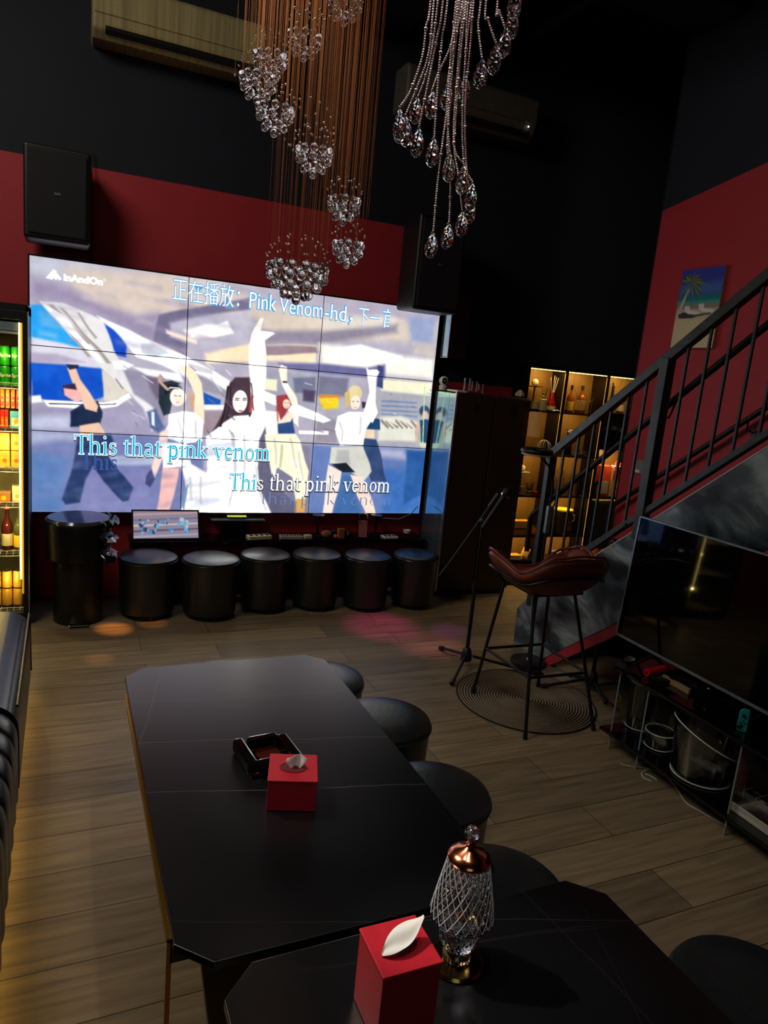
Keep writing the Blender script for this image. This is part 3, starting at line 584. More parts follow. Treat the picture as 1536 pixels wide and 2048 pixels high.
# ---- serif lettering, drawn glyph by glyph (unit: x-height .46, capitals .70, ascenders .73)
def glyph(ch, gr):
    L = []; w = .085; t = .026
    def rect(x0, x1, y0, y1): L.append([(x0-gr, y0-gr), (x1+gr, y0-gr), (x1+gr, y1+gr), (x0-gr, y1+gr)])
    def stem(x, y0, y1, s0=1, s1=1, ww=w):
        rect(x-ww/2, x+ww/2, y0, y1)
        if s0: rect(x-ww/2-.055, x+ww/2+.055, y0, y0+t)
        if s1 == 1: rect(x-ww/2-.055, x+ww/2+.055, y1-t, y1)
        if s1 == 2: L.append([(x-ww/2-.07-gr, y1-.06-gr), (x+ww/2, y1-.03), (x+ww/2+gr, y1+gr+.01), (x-ww/2-.07-gr, y1-.03+gr)])
    def arc(cx, cy, rx, ry, a0, a1, w0, w1, wm=None, n=18):
        P, Q = [], []
        for i in range(n+1):
            f = i/n; aa = math.radians(a0+(a1-a0)*f)
            ww = (w0+(w1-w0)*f) if wm is None else (w0*(1-f)**2+2*wm*f*(1-f)+w1*f*f)
            ww = max(.02, abs(ww))/2+gr
            c, s = math.cos(aa), math.sin(aa); P.append((cx+(rx+ww)*c, cy+(ry+ww)*s)); Q.append((cx+(rx-ww)*c, cy+(ry-ww)*s))
        for i in range(n): L.append([P[i], P[i+1], Q[i+1], Q[i]])
    def line(x0, y0, x1, y1, ww):
        d = Vector((x1-x0, y1-y0)).normalized(); nx, ny = -d.y*(ww/2+gr), d.x*(ww/2+gr); ex, ey = d.x*gr, d.y*gr
        L.append([(x0-nx-ex, y0-ny-ey), (x1-nx+ex, y1-ny+ey), (x1+nx+ex, y1+ny+ey), (x0+nx-ex, y0+ny-ey)])
    xh = .46; adv = .5
    def hump(x, wd):
        arc(x+wd/2, xh-.16, wd/2, .145, 0, 160, w, .03); stem(x+wd, 0, xh-.15, 1, 0)
    if ch == 'T': stem(.30, 0, .70, 1, 0); rect(.02, .58, .665, .70); L.append([(.02-gr, .70), (.02-gr, .53-gr), (.045+gr, .53-gr), (.075+gr, .67)]); L.append([(.58+gr, .70), (.58+gr, .53-gr), (.555-gr, .53-gr), (.525-gr, .67)]); adv = .60
    elif ch == 'h': stem(.10, 0, .74, 1, 2); hump(.13, .27); adv = .54
    elif ch == 'i': stem(.12, 0, xh, 1, 2); arc(.115, .64, .02, .02, 0, 360, .05, .05, n=12); adv = .26
    elif ch == 's':
        arc(.19, .345, .105, .088, 30, 260, .035, .06); arc(.19, .13, .115, .10, -150, 85, .035, .075); rect(.285, .305, .33, .43); rect(.06, .08, .03, .14); adv = .39
    elif ch == 't': rect(.10, .18, .06, .56); L.append([(.06-gr, xh-.03), (.18, xh-.03), (.18+gr, .58+gr), (.15-gr, .57)]); rect(.03, .31, xh-.03, xh); arc(.24, .09, .10, .075, 180, 310, .08, .02); adv = .34
    elif ch == 'a':
        arc(.20, .34, .125, .10, 10, 165, .085, .05); rect(.285, .365, .07, .35); arc(.21, .125, .12, .105, 40, 320, .03, .05, .09); arc(.41, .075, .065, .06, 180, 300, .05, .02); adv = .47
    elif ch == 'p': stem(.12, -.21, xh, 1, 2); arc(.26, .225, .155, .215, -165, 150, .03, .03, .14); adv = .53
    elif ch == 'n': stem(.10, 0, xh, 1, 2); hump(.13, .27); adv = .54
    elif ch == 'm': stem(.10, 0, xh, 1, 2); hump(.13, .25); hump(.39, .25); adv = .80
    elif ch == 'k': stem(.10, 0, .74, 1, 2); line(.14, .17, .37, .43, .032); line(.21, .26, .41, .03, .085); rect(.27, .47, xh-t, xh); rect(.31, .52, 0, t); adv = .53
    elif ch == 'v': line(.10, .44, .25, .02, .085); line(.27, .01, .41, .44, .032); rect(-.0, .21, xh-t, xh); rect(.31, .49, xh-t, xh); adv = .49
    elif ch == 'e': arc(.235, .225, .155, .215, 10, 325, .035, .03, .13); rect(.10, .38, .235, .265); adv = .46
    elif ch == 'o': arc(.25, .23, .16, .215, 0, 180, .09, .09, .0); arc(.25, .23, .16, .215, 180, 360, .09, .09, .0); adv = .50
    return L, adv
def serif(name, body, pa, pb, size, par, mats):
    """mats: (material, grow, depth, first, last letter fraction)"""
    ua, va = suv(*pa); ub, vb = suv(*pb); tot = sum(.24 if c == ' ' else glyph(c, 0)[1] for c in body)
    sx = (ub-ua)*SW/tot; out = []
    for (m, gr, dep, c0, c1, dz) in mats:
        g = G(); x = 0
        for k, c in enumerate(body):
            if c == ' ': x += .24; continue
            P, ad = glyph(c, gr)
            if c0 <= k < c1:
                for p in P: g.add([((x+q[0])*sx, 0, q[1]*size-dz) for q in p], [tuple(range(len(p)))])
            x += ad
        o = build(name, g, m, par); o.location = (SX0+ua*SW-LX, SY-LY-dep, SH-(va+vb)/2*SH); out.append(o)
    return out
serif('lyric_lettering', 'This that pink venom', (148, 908), (541, 921), .195, wall, ((DRK, .03, .0016, 0, 99, .008), (WHT, .026, .003, 0, 99, 0), (CYA, -.002, .0045, 0, 99, 0)))
serif('lyric_lettering', 'This that pink venom', (457, 980), (780, 984), .185, wall, ((DRK, .034, .0016, 0, 99, .006), (WHT, .026, .003, 0, 3, 0), (CYA, -.002, .0045, 0, 3, 0), (WHT, .002, .0045, 3, 99, 0)))
serif('faint_lettering', 'This', (160, 938), (236, 940), .17, wall, ((GHO, .012, .0008, 0, 99, 0), ))
serif('faint_lettering', 'that pink venom', (520, 1008), (784, 1012), .15, wall, ((emit_mat('faint_grey_lettering', (112, 138, 188), .9), -.012, .0008, 0, 99, 0), ))
# ------------------------------------------------------------------ speakers on the wall
def speaker(x0, x1, zb, zt_, y0, y1, label):
    cx = (x0+x1)/2; t = thing('loudspeaker', label, 'speaker', (cx, (y0+y1)/2, zb)); w = (x1-x0)/2; h = zt_-zb; d = (y1-y0)/2
    build('cabinet', G().box(-w, w, -d, d, 0, h), PLAST_BLK, t, bevel=.02)
    build('grille', G().box(-w+.025, w-.025, -d-.012, -d+.004, .03, h-.03), M('black_speaker_cloth', (22, 24, 30), .8, scale=200, bump=.4), t, bevel=.008)
    build('badge', G().box(-.02, .02, -d-.016, -d-.011, .5*h-.008, .5*h+.008), M('dull_silver', (110, 112, 115), .4, .8), t, bevel=.002)
    build('bracket', G().box(-.03, .03, d, YB-.012-(y0+y1)/2, h*.45, h*.6).cyl((0, d, h*.52), (0, YB-.02-(y0+y1)/2, h*.52), .03), METAL_BLK, t)
    return t
speaker(-.23, .15, 2.45, 3.0, 5.12, 5.42, 'black loudspeaker on the wall above the left end of the screen')
speaker(2.40, 2.80, 2.33, 3.02, 5.02, 5.32, 'black loudspeaker on the wall overlapping the upper right corner of the screen')
tag(build('cable', G().tube([(.16, 5.49, 3.1), (.165, 5.45, 2.9), (.165, 5.46, 2.6), (.16, 5.44, 2.38)], .004, 6), METAL_BLK, smooth=True), 'thin black cable hanging down beside the left loudspeaker', 'cable')
t = thing('wall_box', 'glossy box on the wall right of the screen, mirroring its picture', 'box', (2.96, 5.40, 2.01))
MIRR = M('smoked_mirror_panel', (175, 205, 210), .1, .9, var=.02)
build('casing', G().box(-.07, .1, -.12, .1, 0, .5), PLAST_BLK, t, bevel=.006)
build('mirror_panel', G().box(-.076, -.070, -.118, .0, .004, .496), MIRR, t)
build('edge_strip', G().box(-.079, -.072, -.13, -.12, 0, .5).box(-.079, -.072, -.13, 0, -.006, .0), M('pale_aluminium', (190, 200, 205), .3, .9), t)
# ------------------------------------------------------------------ air conditioners
def aircon(x0, x1, z0, z1, label, wh):
    cx = (x0+x1)/2; w = (x1-x0)/2; h = z1-z0; t = thing('air_conditioner', label, 'air conditioner', (cx, 5.40, z0))
    prof = [(.11, 0), (-.06, 0), (-.12, .04), (-.135, .12), (-.13, h-.03), (-.10, h), (.11, h)]
    build('body', G().prism(prof, 'x', -w, w), wh, t, bevel=.018)
    build('air_slot', G().obox((0, -.112, .05), (w*1.72, .05, .05), (-.45, 0, 0)), PLAST_BLK, t, bevel=.006)
    build('louvre', G().obox((0, -.13, .068), (w*1.74, .008, .03), (-.7, 0, 0)), wh, t, bevel=.003)
    build('front_panel', G().box(-w+.01, w-.01, -.144, -.130, .12, h-.035), wh, t, bevel=.006)
    return t
WH1 = M('streaked_cream_plastic', (152, 140, 104), .5, var=.25, scale=5, stretch=(9, 1, .3))  # dull cream with fine vertical streaks of tone
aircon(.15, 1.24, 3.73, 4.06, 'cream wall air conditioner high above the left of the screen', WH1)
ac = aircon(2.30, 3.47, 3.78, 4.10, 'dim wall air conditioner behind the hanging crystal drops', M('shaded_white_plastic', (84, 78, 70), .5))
build('indicator_light', G().sphere((.5, -.145, .09), .006), emit_mat('tiny_white_indicator', (255, 255, 255), 3), ac)
# ------------------------------------------------------------------ drinks fridge, left
FX0, FX1, FY = -.86, -.20, 4.93
t = thing('display_fridge', 'black glass door drinks fridge with a yellow light strip at left edge', 'fridge', ((FX0+FX1)/2, FY+.3, 0)); fw = .33
build('cabinet', G().box(-fw, fw, .26, .28, .04, 2.03).box(-fw, -fw+.03, -.28, .26, .04, 2.03).box(fw-.012, fw, -.28, .26, .04, 2.03).box(-fw, fw, -.28, .28, 1.98, 2.04).box(-fw, fw, -.28, .28, .02, .07), PLAST_BLK, t)
build('back_lining', G().box(-fw+.03, fw-.012, .25, .262, .07, 1.98), M('fridge_lining', (190, 175, 110), .4), t)
fr = G().box(-fw, -fw+.05, -.30, -.27, .05, 2.0).box(fw-.034, fw, -.30, -.27, .05, 2.0).box(-fw+.05, fw-.034, -.30, -.27, 1.945, 2.0).box(-fw+.05, fw-.034, -.30, -.27, .05, .085)
dr = build('door', fr, PLAST_BLK, t, bevel=.004)
build('glass', G().box(-fw+.05, fw-.034, -.287, -.283, .085, 1.945), PANE, dr)
build('door_edge', G().box(fw-.003, fw+.002, -.302, -.268, .05, 2.0), M('pale_aluminium'), dr)
build('light_strip', G().box(fw-.052, fw-.042, -.312, -.302, .32, 1.93), LED, t)
build('frame_glow_strip', G().box(fw-.042, fw-.030, -.308, -.301, .22, 1.93), M('yellow_frame_glow', (215, 165, 30), .5, emit=.7, var=.02), t)  # glowing strip stands in for LED light falling on the door frame
for zz in (.30, .66, .93, 1.18, 1.45, 1.75): light('fridge_lamp', 'POINT', (-.33, 4.990, zz), (0, 0, 0), 1.7, (1, .76, .24), radius=.008)
build('vent_grille', G().box(-fw+.05, fw-.06, -.2, .2, 1.86, 1.875).box(-fw+.05, fw-.06, -.25, -.24, 1.88, 1.93), M('pale_aluminium'), t)
FS = [.085, .47, .79, 1.02, 1.275, 1.54]
for z in FS:
    g = G(); n = 16
    for k in range(n+1): x = -fw+.035+(2*fw-.055)*k/n; g.tube([(x, -.255, z-.006), (x, .24, z-.006)], .002, 4)
    for y in (-.255, -.1, .08, .24): g.tube([(-fw+.03, y, z-.009), (fw-.014, y, z-.009)], .003, 4)
    for zz in (0.015, .03): g.tube([(-fw+.03, -.256, z-.006+zz), (fw-.014, -.256, z-.006+zz)], .002, 4)
    for k in range(n+1): x = -fw+.035+(2*fw-.055)*k/n; g.tube([(x, -.256, z-.006), (x, -.256, z+.026)], .002, 4)
    build('wire_shelf', g, WHITE, t)
def can(x, z, y, body, label, group, txt=None):
    c = thing('drink_can', label, 'drink can', (x, y, z), group=group)
    build('body', G().lathe([(.024, 0), (.031, .008), (.031, .108), (.026, .118)], 20), body, c, smooth=True)
    build('lid', G().lathe([(.026, .118), (.027, .121), (.024, .119), (0, .118)], 20), CHROME, c, smooth=True)
    if txt:
        o, w = text_part('lettering', txt, 0, 0, .022, WHITE, c, 0); o.location = (-.026, -.0335, .055); o.scale = (.85, 1, 1)
    return c
fy = FY+.17
k = 0
rowsn = ['upper', 'lower']
for lv in (0, 1):
    for i, x in enumerate((-.272, -.338, -.404)):
        can(x, 1.541+lv*.122, fy, GREEN, f'green soda can, {("nearest the light strip", "second from the light strip", "third from the light strip")[i]}, {("lower", "upper")[lv]} of the stacked pair', 'green soda cans in the fridge', 'Sprite')
GOLDCAN = M('golden_beer_can', (225, 170, 60), .35, .4, var=.1, scale=30)
for lv in (0, 1):
    for i, x in enumerate((-.272, -.338, -.404)):
        can(x, .086+lv*.122, fy, GOLDCAN, f'golden drink can on the fridge bottom, {("nearest the light strip", "second from the light strip", "third from the light strip")[i]}, {("lower", "upper")[lv]} one', 'golden cans at the bottom of the fridge')
def carton(x, z, w, h, m, band, label, group=None, name='drink_carton', cat='carton'):
    c = thing(name, label, cat, (x, fy, z), group=group)
    build('box', G().box(-w/2, w/2, -.03, .03, 0, h), m, c, bevel=.003)
    build('printed_panel', G().box(-w*.38, w*.38, -.0315, -.0295, h*.12, h*.62), band, c)
    build('round_print', G().cyl((0, -.033, h*.42), (0, -.030, h*.42), min(w, h)*.22, n=16), YELLOW if band != YELLOW else ORANGE, c)
    return c
for i, x in enumerate((-.262, -.292, -.322, -.352)):
    carton(x, 1.40, .022, .118, ORANGE, REDP, f'slim orange snack packet, {("first", "second", "third", "fourth")[i]} from the light strip', 'orange packets in the fridge', 'snack_packet', 'packet')
carton(-.275, 1.277, .07, .105, M('sky_blue_print', (90, 185, 225), .5), WHITE, 'blue and white carton in the fridge under the orange packets')
for i, x in enumerate((-.33, -.352, -.374)): carton(x, 1.277, .02, .112, REDP, ORANGE, f'slim red packet left of the blue carton, {("first", "second", "third")[i]} from it', 'red packets in the fridge', 'snack_packet', 'packet')
for lv in (0, 1):
    for i, x in enumerate((-.276, -.343, -.41)):
        carton(x, 1.022+lv*.112, .06, .108, M('yellow_orange_carton', (240, 165, 70), .5, var=.15, scale=30), YELLOW, f'yellow juice carton with straw, {("nearest the light strip", "second from the light strip", "third from the light strip")[i]}, {("lower", "upper")[lv]} row', 'juice cartons in the fridge')
carton(-.272, .792, .06, .11, IVORY, WHITE, 'small cream carton on the shelf above the bottles')
carton(-.35, .792, .08, .07, M('brown_card', (150, 105, 55), .7), ORANGE, 'brown snack box beside the cream carton in the fridge', None, 'snack_box', 'box')
def bottle(name, label, loc, prof, glassm, lab=None, group=None, cat='bottle', cap=None, n=18, labm=None):
    t = thing(name, label, cat, loc, group=group)
    build('body', G().lathe(prof, n), glassm, t, smooth=True)
    if lab: build('paper_label', G().lathe([(lab[2], lab[0]), (lab[2]+.0012, lab[0]+.001), (lab[2]+.0012, lab[1]-.001), (lab[2], lab[1])], n), labm or IVORY, t, smooth=True)
    if cap: zt2 = prof[-1][1]; build('cap', G().lathe([(cap[0], zt2-.012), (cap[0], zt2+cap[1]), (0, zt2+cap[1])], n), cap[2], t, smooth=True)
    return t
WB = [(.030, 0), (.034, .006), (.034, .15), (.028, .18), (.013, .22), (.0125, .285)]
bottle('wine_bottle', 'dark red bottle with cream label in the fridge, left one', (-.335, fy, .472), WB, M('dark_red_glass', (70, 20, 16), .1, trans=.3), (.03, .11, .0342), None, 'bottle', (.014, .01, ORANGE))
bottle('wine_bottle', 'pale bottle with yellow label in the fridge beside the light strip', (-.262, fy, .472), WB, M('olive_glass', (110, 110, 60), .08, trans=.6), (.02, .10, .0342), None, 'bottle', (.014, .01, GOLD), labm=YELLOW)
# ------------------------------------------------------------------ console table with gadgets below the screen
cz = .47
t = thing('console_table', 'low black console table under the screen behind the stools', 'table', (1.62, 5.38, 0))
build('tabletop', G().box(-1.18, 1.23, -.13, .12, cz-.03, cz), GLOSSBLK, t, bevel=.004)
build('shelf', G().box(-1.15, 1.25, -.1, .11, .16, .18), PLAST_BLK, t)
for x in (-1.15, 0.05, 1.25): build('leg', G().box(x-.015, x+.015, -.12, .11, 0, cz-.03), PLAST_BLK, t)
# song tablet
tp = thing('touch_tablet', 'tilted song tablet with lit busy screen on the black console', 'tablet', (.70, 5.29, cz)); tw, th = .232, .205
def tilt(x, y, z): return (x, y+z*.42, z*.91+.006)
g = G(); P8 = [tilt(x, y, z) for x in (-tw-.012, tw+.012) for y in (-.004, .012) for z in (0, th+.02)]
build('casing', g.add(P8, [(0, 1, 3, 2), (4, 6, 7, 5), (0, 4, 5, 1), (2, 3, 7, 6), (0, 2, 6, 4), (1, 5, 7, 3)]), PLAST_BLK, tp)
build('stand', G().box(-.08, .08, .0, .10, 0, .012).obox((0, .09, .07), (.05, .01, .14), (.2, 0, 0)), METAL_BLK, tp)
c2 = Canvas(110, 50, (150, 140, 160), 2.2); rr = random.Random(5)
for k in range(5): c2.poly([(0, .1+.2*k), (1, .02+.2*k), (1, .08+.2*k), (0, .18+.2*k)], ((196, 160, 160), (120, 120, 150), (205, 190, 190), (110, 90, 110), (180, 170, 190))[k], .01)
for k in range(34):
    x, y = rr.uniform(.1, .85), rr.uniform(.3, .8); s = rr.uniform(.02, .07); c2.ell((x, y), s*.5, s*1.3, ((80, 150, 215), (100, 190, 230), (60, 70, 120), (190, 200, 230))[k % 4], .008, wob=.02)
painted_grid('display', c2.linear(), 0, 110, 0, 50, 0, 1, 0, 1, lambda u, v: tilt(-tw+2*tw*u, -.0045, .012+(1-v)*(th-.002)), paint_mat('tablet_picture', .85), tp)
def on_console(u, v, y=5.30):
    p = at_z(u, v, cz); return Vector((p.x*y/p.y if abs(p.y-y) > .3 else p.x, y, cz))
def pad(name, label, x, y, w, d, h, m, rz=0, keys=0, cat='device', keym=None):
    t = thing(name, label, cat, (x, y, cz), rz); build('case', G().box(-w/2, w/2, -d/2, d/2, 0.001, h), m, t, bevel=.004)
    for k in range(keys): build('key', G().box(-w/2+w*(k+.3)/(keys+.3), -w/2+w*(k+.85)/(keys+.3), -d*.3, d*.1, h, h+.005), keym or PLAST_BLK, t, bevel=.001)
    return t
pad('remote_control', 'cream control box with red lights on the console, left of the grey one', 1.40, 5.30, .19, .075, .032, IVORY, .18, 4, 'remote')
pad('button_pad', 'grey pad with a row of dark keys on the console', 1.66, 5.30, .18, .07, .028, M('grey_beige_plastic', (170, 160, 140), .5), -.06, 8)
pad('charger', 'small cream plug beside the grey key pad on the console', 1.80, 5.30, .06, .05, .03, IVORY, .1, 0, 'charger')
for i, (x, m, lb) in enumerate(((1.90, METAL_BLK, 'left'), (2.42, METAL_BLK, 'right'))):
    t = thing('microphone_stand', f'short black tabletop microphone holder with flat disc top, {lb} one', 'stand', (x, 5.36, cz))
    build('base', G().lathe([(.05, 0), (.05, .012), (.02, .02)], 20), m, t, smooth=True); build('pole', G().cyl((0, 0, .015), (0, 0, .175), .011, n=10), m, t, smooth=True)
    build('disc', G().lathe([(.015, .165), (.05, .175), (.05, .182), (0, .184)], 20), m, t, smooth=True)
pad('adapter', 'orange and silver card reader on the console among the cables', 2.08, 5.29, .055, .03, .085, M('amber_plastic', (175, 110, 55), .4), .15, 2, 'adapter')
pad('card_pad', 'pale flat box at the right end of the console gadgets', 2.52, 5.28, .13, .08, .02, WHITE, .05, 3)
t = thing('phone_holder', 'pink phone on a tilted clear holder on the console', 'phone', (2.28, 5.30, cz), -.2)
build('phone', G().obox((0, 0, .075), (.07, .012, .14), (-.25, 0, .0)), M('dusty_pink_plastic', (165, 95, 95), .4), t, bevel=.004)
build('clear_frame', G().tube([(-.04, -.01, .13), (-.04, .03, .2), (.03, .03, .2), (.03, -.01, .13)], .005, 6), ACRYL, t); build('foot', G().box(-.045, .045, -.02, .05, 0, .008), PLAST_BLK, t, bevel=.002)
for i, (x, m) in enumerate(((1.97, M('orange_rubber', (170, 85, 60), .6)), (2.02, PLAST_BLK), (2.16, PLAST_BLK))):
    t = thing('game_controller', ('orange brown hand grip', 'black hand grip left of the adapter', 'black hand grip right of the adapter')[i]+' lying on the console', 'controller', (x, 5.33, cz+.03), i*.7)
    build('shell', G().lathe([(0, -.03), (.035, -.02), (.045, 0), (.035, .022), (0, .03)], 16, sx=1.1, sy=.7), m, t, smooth=True); build('grip', G().tube([(.03, 0, 0), (.06, -.02, -.01), (.075, -.05, -.02)], [.02, .018, .012], 8), m, t, smooth=True)
t = thing('fabric_cup', 'small white cup at the right end under the screen', 'cup', (2.70, 5.32, cz)); build('bowl', G().lathe([(.02, .03), (.028, .034), (.034, .06), (.030, .06), (.02, .04), (0, .038)], 16), WHITE, t, smooth=True); build('stand', G().cyl((0, 0, .001), (0, 0, .032), .006), METAL_BLK, t)
tag(build('cable', G().tube([(2.45, 5.35, cz+.16), (2.6, 5.3, cz+.16), (2.72, 5.32, cz+.2), (2.8, 5.36, cz+.26)], .004, 6), M('grey_cable', (140, 140, 145), .5), smooth=True), 'thin grey cable curving up behind the microphone holders', 'cable')
t = thing('framed_poster', 'small dark framed picture leaning behind the stools', 'picture', (1.25, 5.47, cz)); build('frame', G().box(-.11, .11, 0, .02, 0, .14), M('dark_bronze_frame', (60, 44, 34), .5), t, bevel=.004); build('print', G().box(-.09, .09, -.003, 0, .02, .12), M('dark_print', (40, 22, 22), .6, var=.5, scale=25), t)
tag(build('sticky_note', G().obox((1.24, 5.40, .63), (.15, .03, .003), (.3, 0, 0)), M('lime_note', (205, 215, 60), .7)), 'yellow green paper note stuck under the screen edge', 'note')
t = thing('glass_shelf', 'pale glass ledge hanging just under the screen holding a note', 'shelf', (1.25, 5.40, .60)); build('glass', G().box(-.21, .21, -.04, .08, 0, .008), M('frosted_glass', (120, 140, 140), .3, trans=.6), t); build('bracket', G().box(-.18, -.16, .0, .10, -.03, 0), METAL_BLK, t); build('bracket', G().box(.16, .18, 0, .10, -.03, 0), METAL_BLK, t)
# ------------------------------------------------------------------ bin with bag
t = thing('waste_bin', 'tall round black bin with glossy oval lid left of the stools', 'bin', (.095, 5.0, 0)); t.scale = (1, 1, .965)
build('lower_body', G().lathe([(.15, 0), (.155, .01), (.155, .47)], 28), M('olive_black_metal', (42, 40, 32), .4, .4), t, smooth=True)
build('upper_body', G().lathe([(.156, .44), (.195, .46), (.205, .70), (.20, .715)], 32), M('black_satin_plastic', (12, 12, 14), .4), t, smooth=True)
build('lid', G().lathe([(.20, .715), (.205, .725), (.19, .742), (0, .745)], 32), M('glossy_grey_lid', (90, 96, 110), .12, .6), t, smooth=True)
build('pedal', G().box(-.06, .06, -.19, -.14, .012, .024), CHROME, t, bevel=.004)
g = G(); rr = random.Random(2); P = []
for i in range(15):
    row = []
    for j in range(13):
        aa = -.9+1.5*j/12; zz = .72-.30*i/14; r = .212+.03*math.sin(i*1.1)+rr.uniform(-.016, .02); row.append((r*math.cos(aa), r*math.sin(aa), zz+rr.uniform(-.01, .01)))
    P.append(row)
tag(build('bin_bag', g.grid(P), M('shiny_black_bag', (20, 22, 24), .12, coat=.6), smooth=25, loc=(.095, 5.0, 0), solid=.002), 'crinkled shiny black bag spilling over the right side of the bin', 'bag')
# ------------------------------------------------------------------ round stools
def make_stool():
    t = thing('round_stool', 'x', 'stool', (0, 0, 0))
    n = 48
    build('body', G().lathe([(.165, .025), (.185, .04), (.190, .2), (.196, .385), (.198, .398)], n, mod=lambda a_, z: 1+.004*math.cos(a_*24)), LEATHER, t, smooth=True)
    build('cushion', G().lathe([(.198, .398), (.201, .412), (.196, .426), (.17, .437), (.10, .444), (0, .446)], n), LEATHER, t, smooth=True)
    build('piping', G().tube([(.2005*math.cos(2*PI*k/n), .2005*math.sin(2*PI*k/n), .408) for k in range(n)], .0045, 6, True), M('black_piping', (40, 42, 44), .28), t, smooth=True)
    build('base', G().lathe([(.150, 0), (.158, .004), (.158, .02), (.150, .026)], n), METAL_BLK, t, smooth=True)
    build('stud', G().sphere((0, -.16, .018), .006), COPPER, t)
    return t
pos = []
rw = [(297, 1108), (423, 1112), (532, 1104), (635, 1103), (737, 1106), (833, 1105)]
nm = ['leftmost of the row beside the bin', 'second from the left in the row', 'third from the left in the row', 'fourth from the left in the row', 'fifth from the left in the row', 'rightmost of the row beside the tall cabinet']
for (u, v), s in zip(rw, nm): pos.append((at_z(u, v, .44), 'black round leather stool under the screen, '+s, 'black stools lined up under the screen'))
tb = [((1.10, 2.89), 'black round stool by the far right corner of the dining table'), ((1.23, 2.46), 'black round stool beside the long table, second from its far end'), ((1.19, 1.93), 'black round stool beside the long table near the crystal lamp'), ((1.145, 1.45), 'dark round stool where the two black tables meet'), ((.66, 2.985), 'black stool behind the far end of the table, only its top showing'), ((1.56, .93), 'dark round stool in the lower right corner of the photo')]
for (x, y), s in tb: pos.append((Vector((x, y, 0)), s, 'black stools around the tables'))
st0 = make_stool()
for i, (p, lb, gp) in enumerate(pos):
    if i == 0: o = st0; o.location = (p.x, p.y, 0); o['label'] = lb; o['group'] = gp
    else: o = dup(st0, (p.x, p.y, 0), .07*i, lb, gp, (.925, .925, 1) if 1 < i < 6 else None)
st0.rotation_euler.z = .05
# ------------------------------------------------------------------ tables
TZ = .74
def pz(u, v): q = at_z(u, v, TZ); return (q.x, q.y)
VM = vein_marble([(pz(262, 1405), pz(690, 1382), .0022, .55), (pz(275, 1485), pz(770, 1474), .0022, .6), (pz(300, 1585), pz(780, 1572), .002, .5), (pz(275, 1490), pz(330, 1330), .002, .4), (pz(345, 1843), pz(690, 1842), .0018, .08),
                  (pz(422, 1960), pz(710, 1921), .0018, .04), (pz(954, 1886), pz(1169, 1853), .0018, .04), (pz(700, 1440), pz(900, 1640), .0012, .07), (pz(1190, 1860), pz(1240, 1960), .0014, .03)])
def table(x0, x1, y0, y1, label, ch=.065):
    cx, cy = (x0+x1)/2, (y0+y1)/2; w, d = (x1-x0)/2, (y1-y0)/2
    t = thing('dining_table', label, 'table', (cx, cy, 0))
    oc = [(-w+ch, -d), (w-ch, -d), (w, -d+ch), (w, d-ch), (w-ch, d), (-w+ch, d), (-w, d-ch), (-w, -d+ch)]
    build('tabletop', G().prism(oc, 'z', TZ-.018, TZ), VM, t, bevel=.002)
    build('apron', G().box(-w+.0, -w+.02, -d+.10, d-.16, TZ-.075, TZ-.019).box(w-.06, w-.04, -d+.10, d-.16, TZ-.075, TZ-.019).box(-w+.02, w-.06, -d+.10, -d+.12, TZ-.075, TZ-.019).box(-w+.02, w-.06, d-.18, d-.16, TZ-.075, TZ-.019), M('bronze_apron', (84, 66, 30), .45, .6), t)
    build('gold_trim', G().box(-w-.007, -w+.003, -d+.10, d-.16, TZ-.026, TZ-.018).box(-w-.007, -w+.003, -d+.10, -d+.108, .0, TZ-.02), GOLD, t)
    for s, nm_ in ((-1, 'near'), (1, 'far')):
        y = s*(d-.30); b_ = G()
        b_.add([(x, yy, z) for (x, yy, z) in [(-w*.55, y-.02, 0), (w*.55, y-.02, 0), (w*.8, y-.02, TZ-.075), (-w*.8, y-.02, TZ-.075), (-w*.55, y+.02, 0), (w*.55, y+.02, 0), (w*.8, y+.02, TZ-.075), (-w*.8, y+.02, TZ-.075)]], [(0, 1, 2, 3), (7, 6, 5, 4), (0, 4, 5, 1), (1, 5, 6, 2), (2, 6, 7, 3), (3, 7, 4, 0)])
        build('leg', b_, M('bronze_apron'), t, bevel=.004)
        build('foot_plate', G().box(-w*.7, w*.7, y-.08, y+.08, 0, .012), GOLD, t, bevel=.003)
    return t
q = pz(253, 1356); q2 = pz(600, 1310)
table(q[0]-.004, .925, 1.125, q2[1]+.003, 'long black stone dining table with white veins and gold trim, far one')
table(.262, 1.125, -.25, 1.105, 'black stone dining table nearest the camera carrying the crystal lamp')
# tissue boxes
def tissue_box(loc, rz, s, h, label, hole):
    t = thing('tissue_box', label, 'tissue box', loc, rz); w = s/2
    build('box', G().box(-w, w, -w, w, 0, h-.006), REDLEA, t, bevel=.003)
    build('lid', G().box(-w-.0015, w+.0015, -w-.0015, w+.0015, h-.006, h), REDLEA, t, bevel=.002)
    hx, hy, hr = hole
    build('opening_rim', G().tube([(hx+hr*math.cos(2*PI*k/32), hy+hr*.72*math.sin(2*PI*k/32), h) for k in range(32)], .0022, 6, True), M('dark_red_rim', (110, 14, 22), .4), t, smooth=True)
    build('opening', G().lathe([(hr, 0), (hr, .0008), (0, .0008)], 32, (hx, hy, h), 1, .72), M('dark_opening', (92, 12, 20), .7), t)
    return t
def tissue(parent_loc, rz, P, label):
    tag(build('tissue', G().grid(P), PAPER, loc=parent_loc, rotz=rz, smooth=60, solid=.0008, sub=1), label, 'tissue')
b1 = at_z(585, 1624, TZ); bl1 = (.530, 1.585, TZ)
hb = .118
p_fl, p_fr = at_z(532, 1622, TZ), at_z(630, 1624, TZ)
s1 = (p_fr-p_fl).length; r1 = math.atan2(p_fr.y-p_fl.y, p_fr.x-p_fl.x)
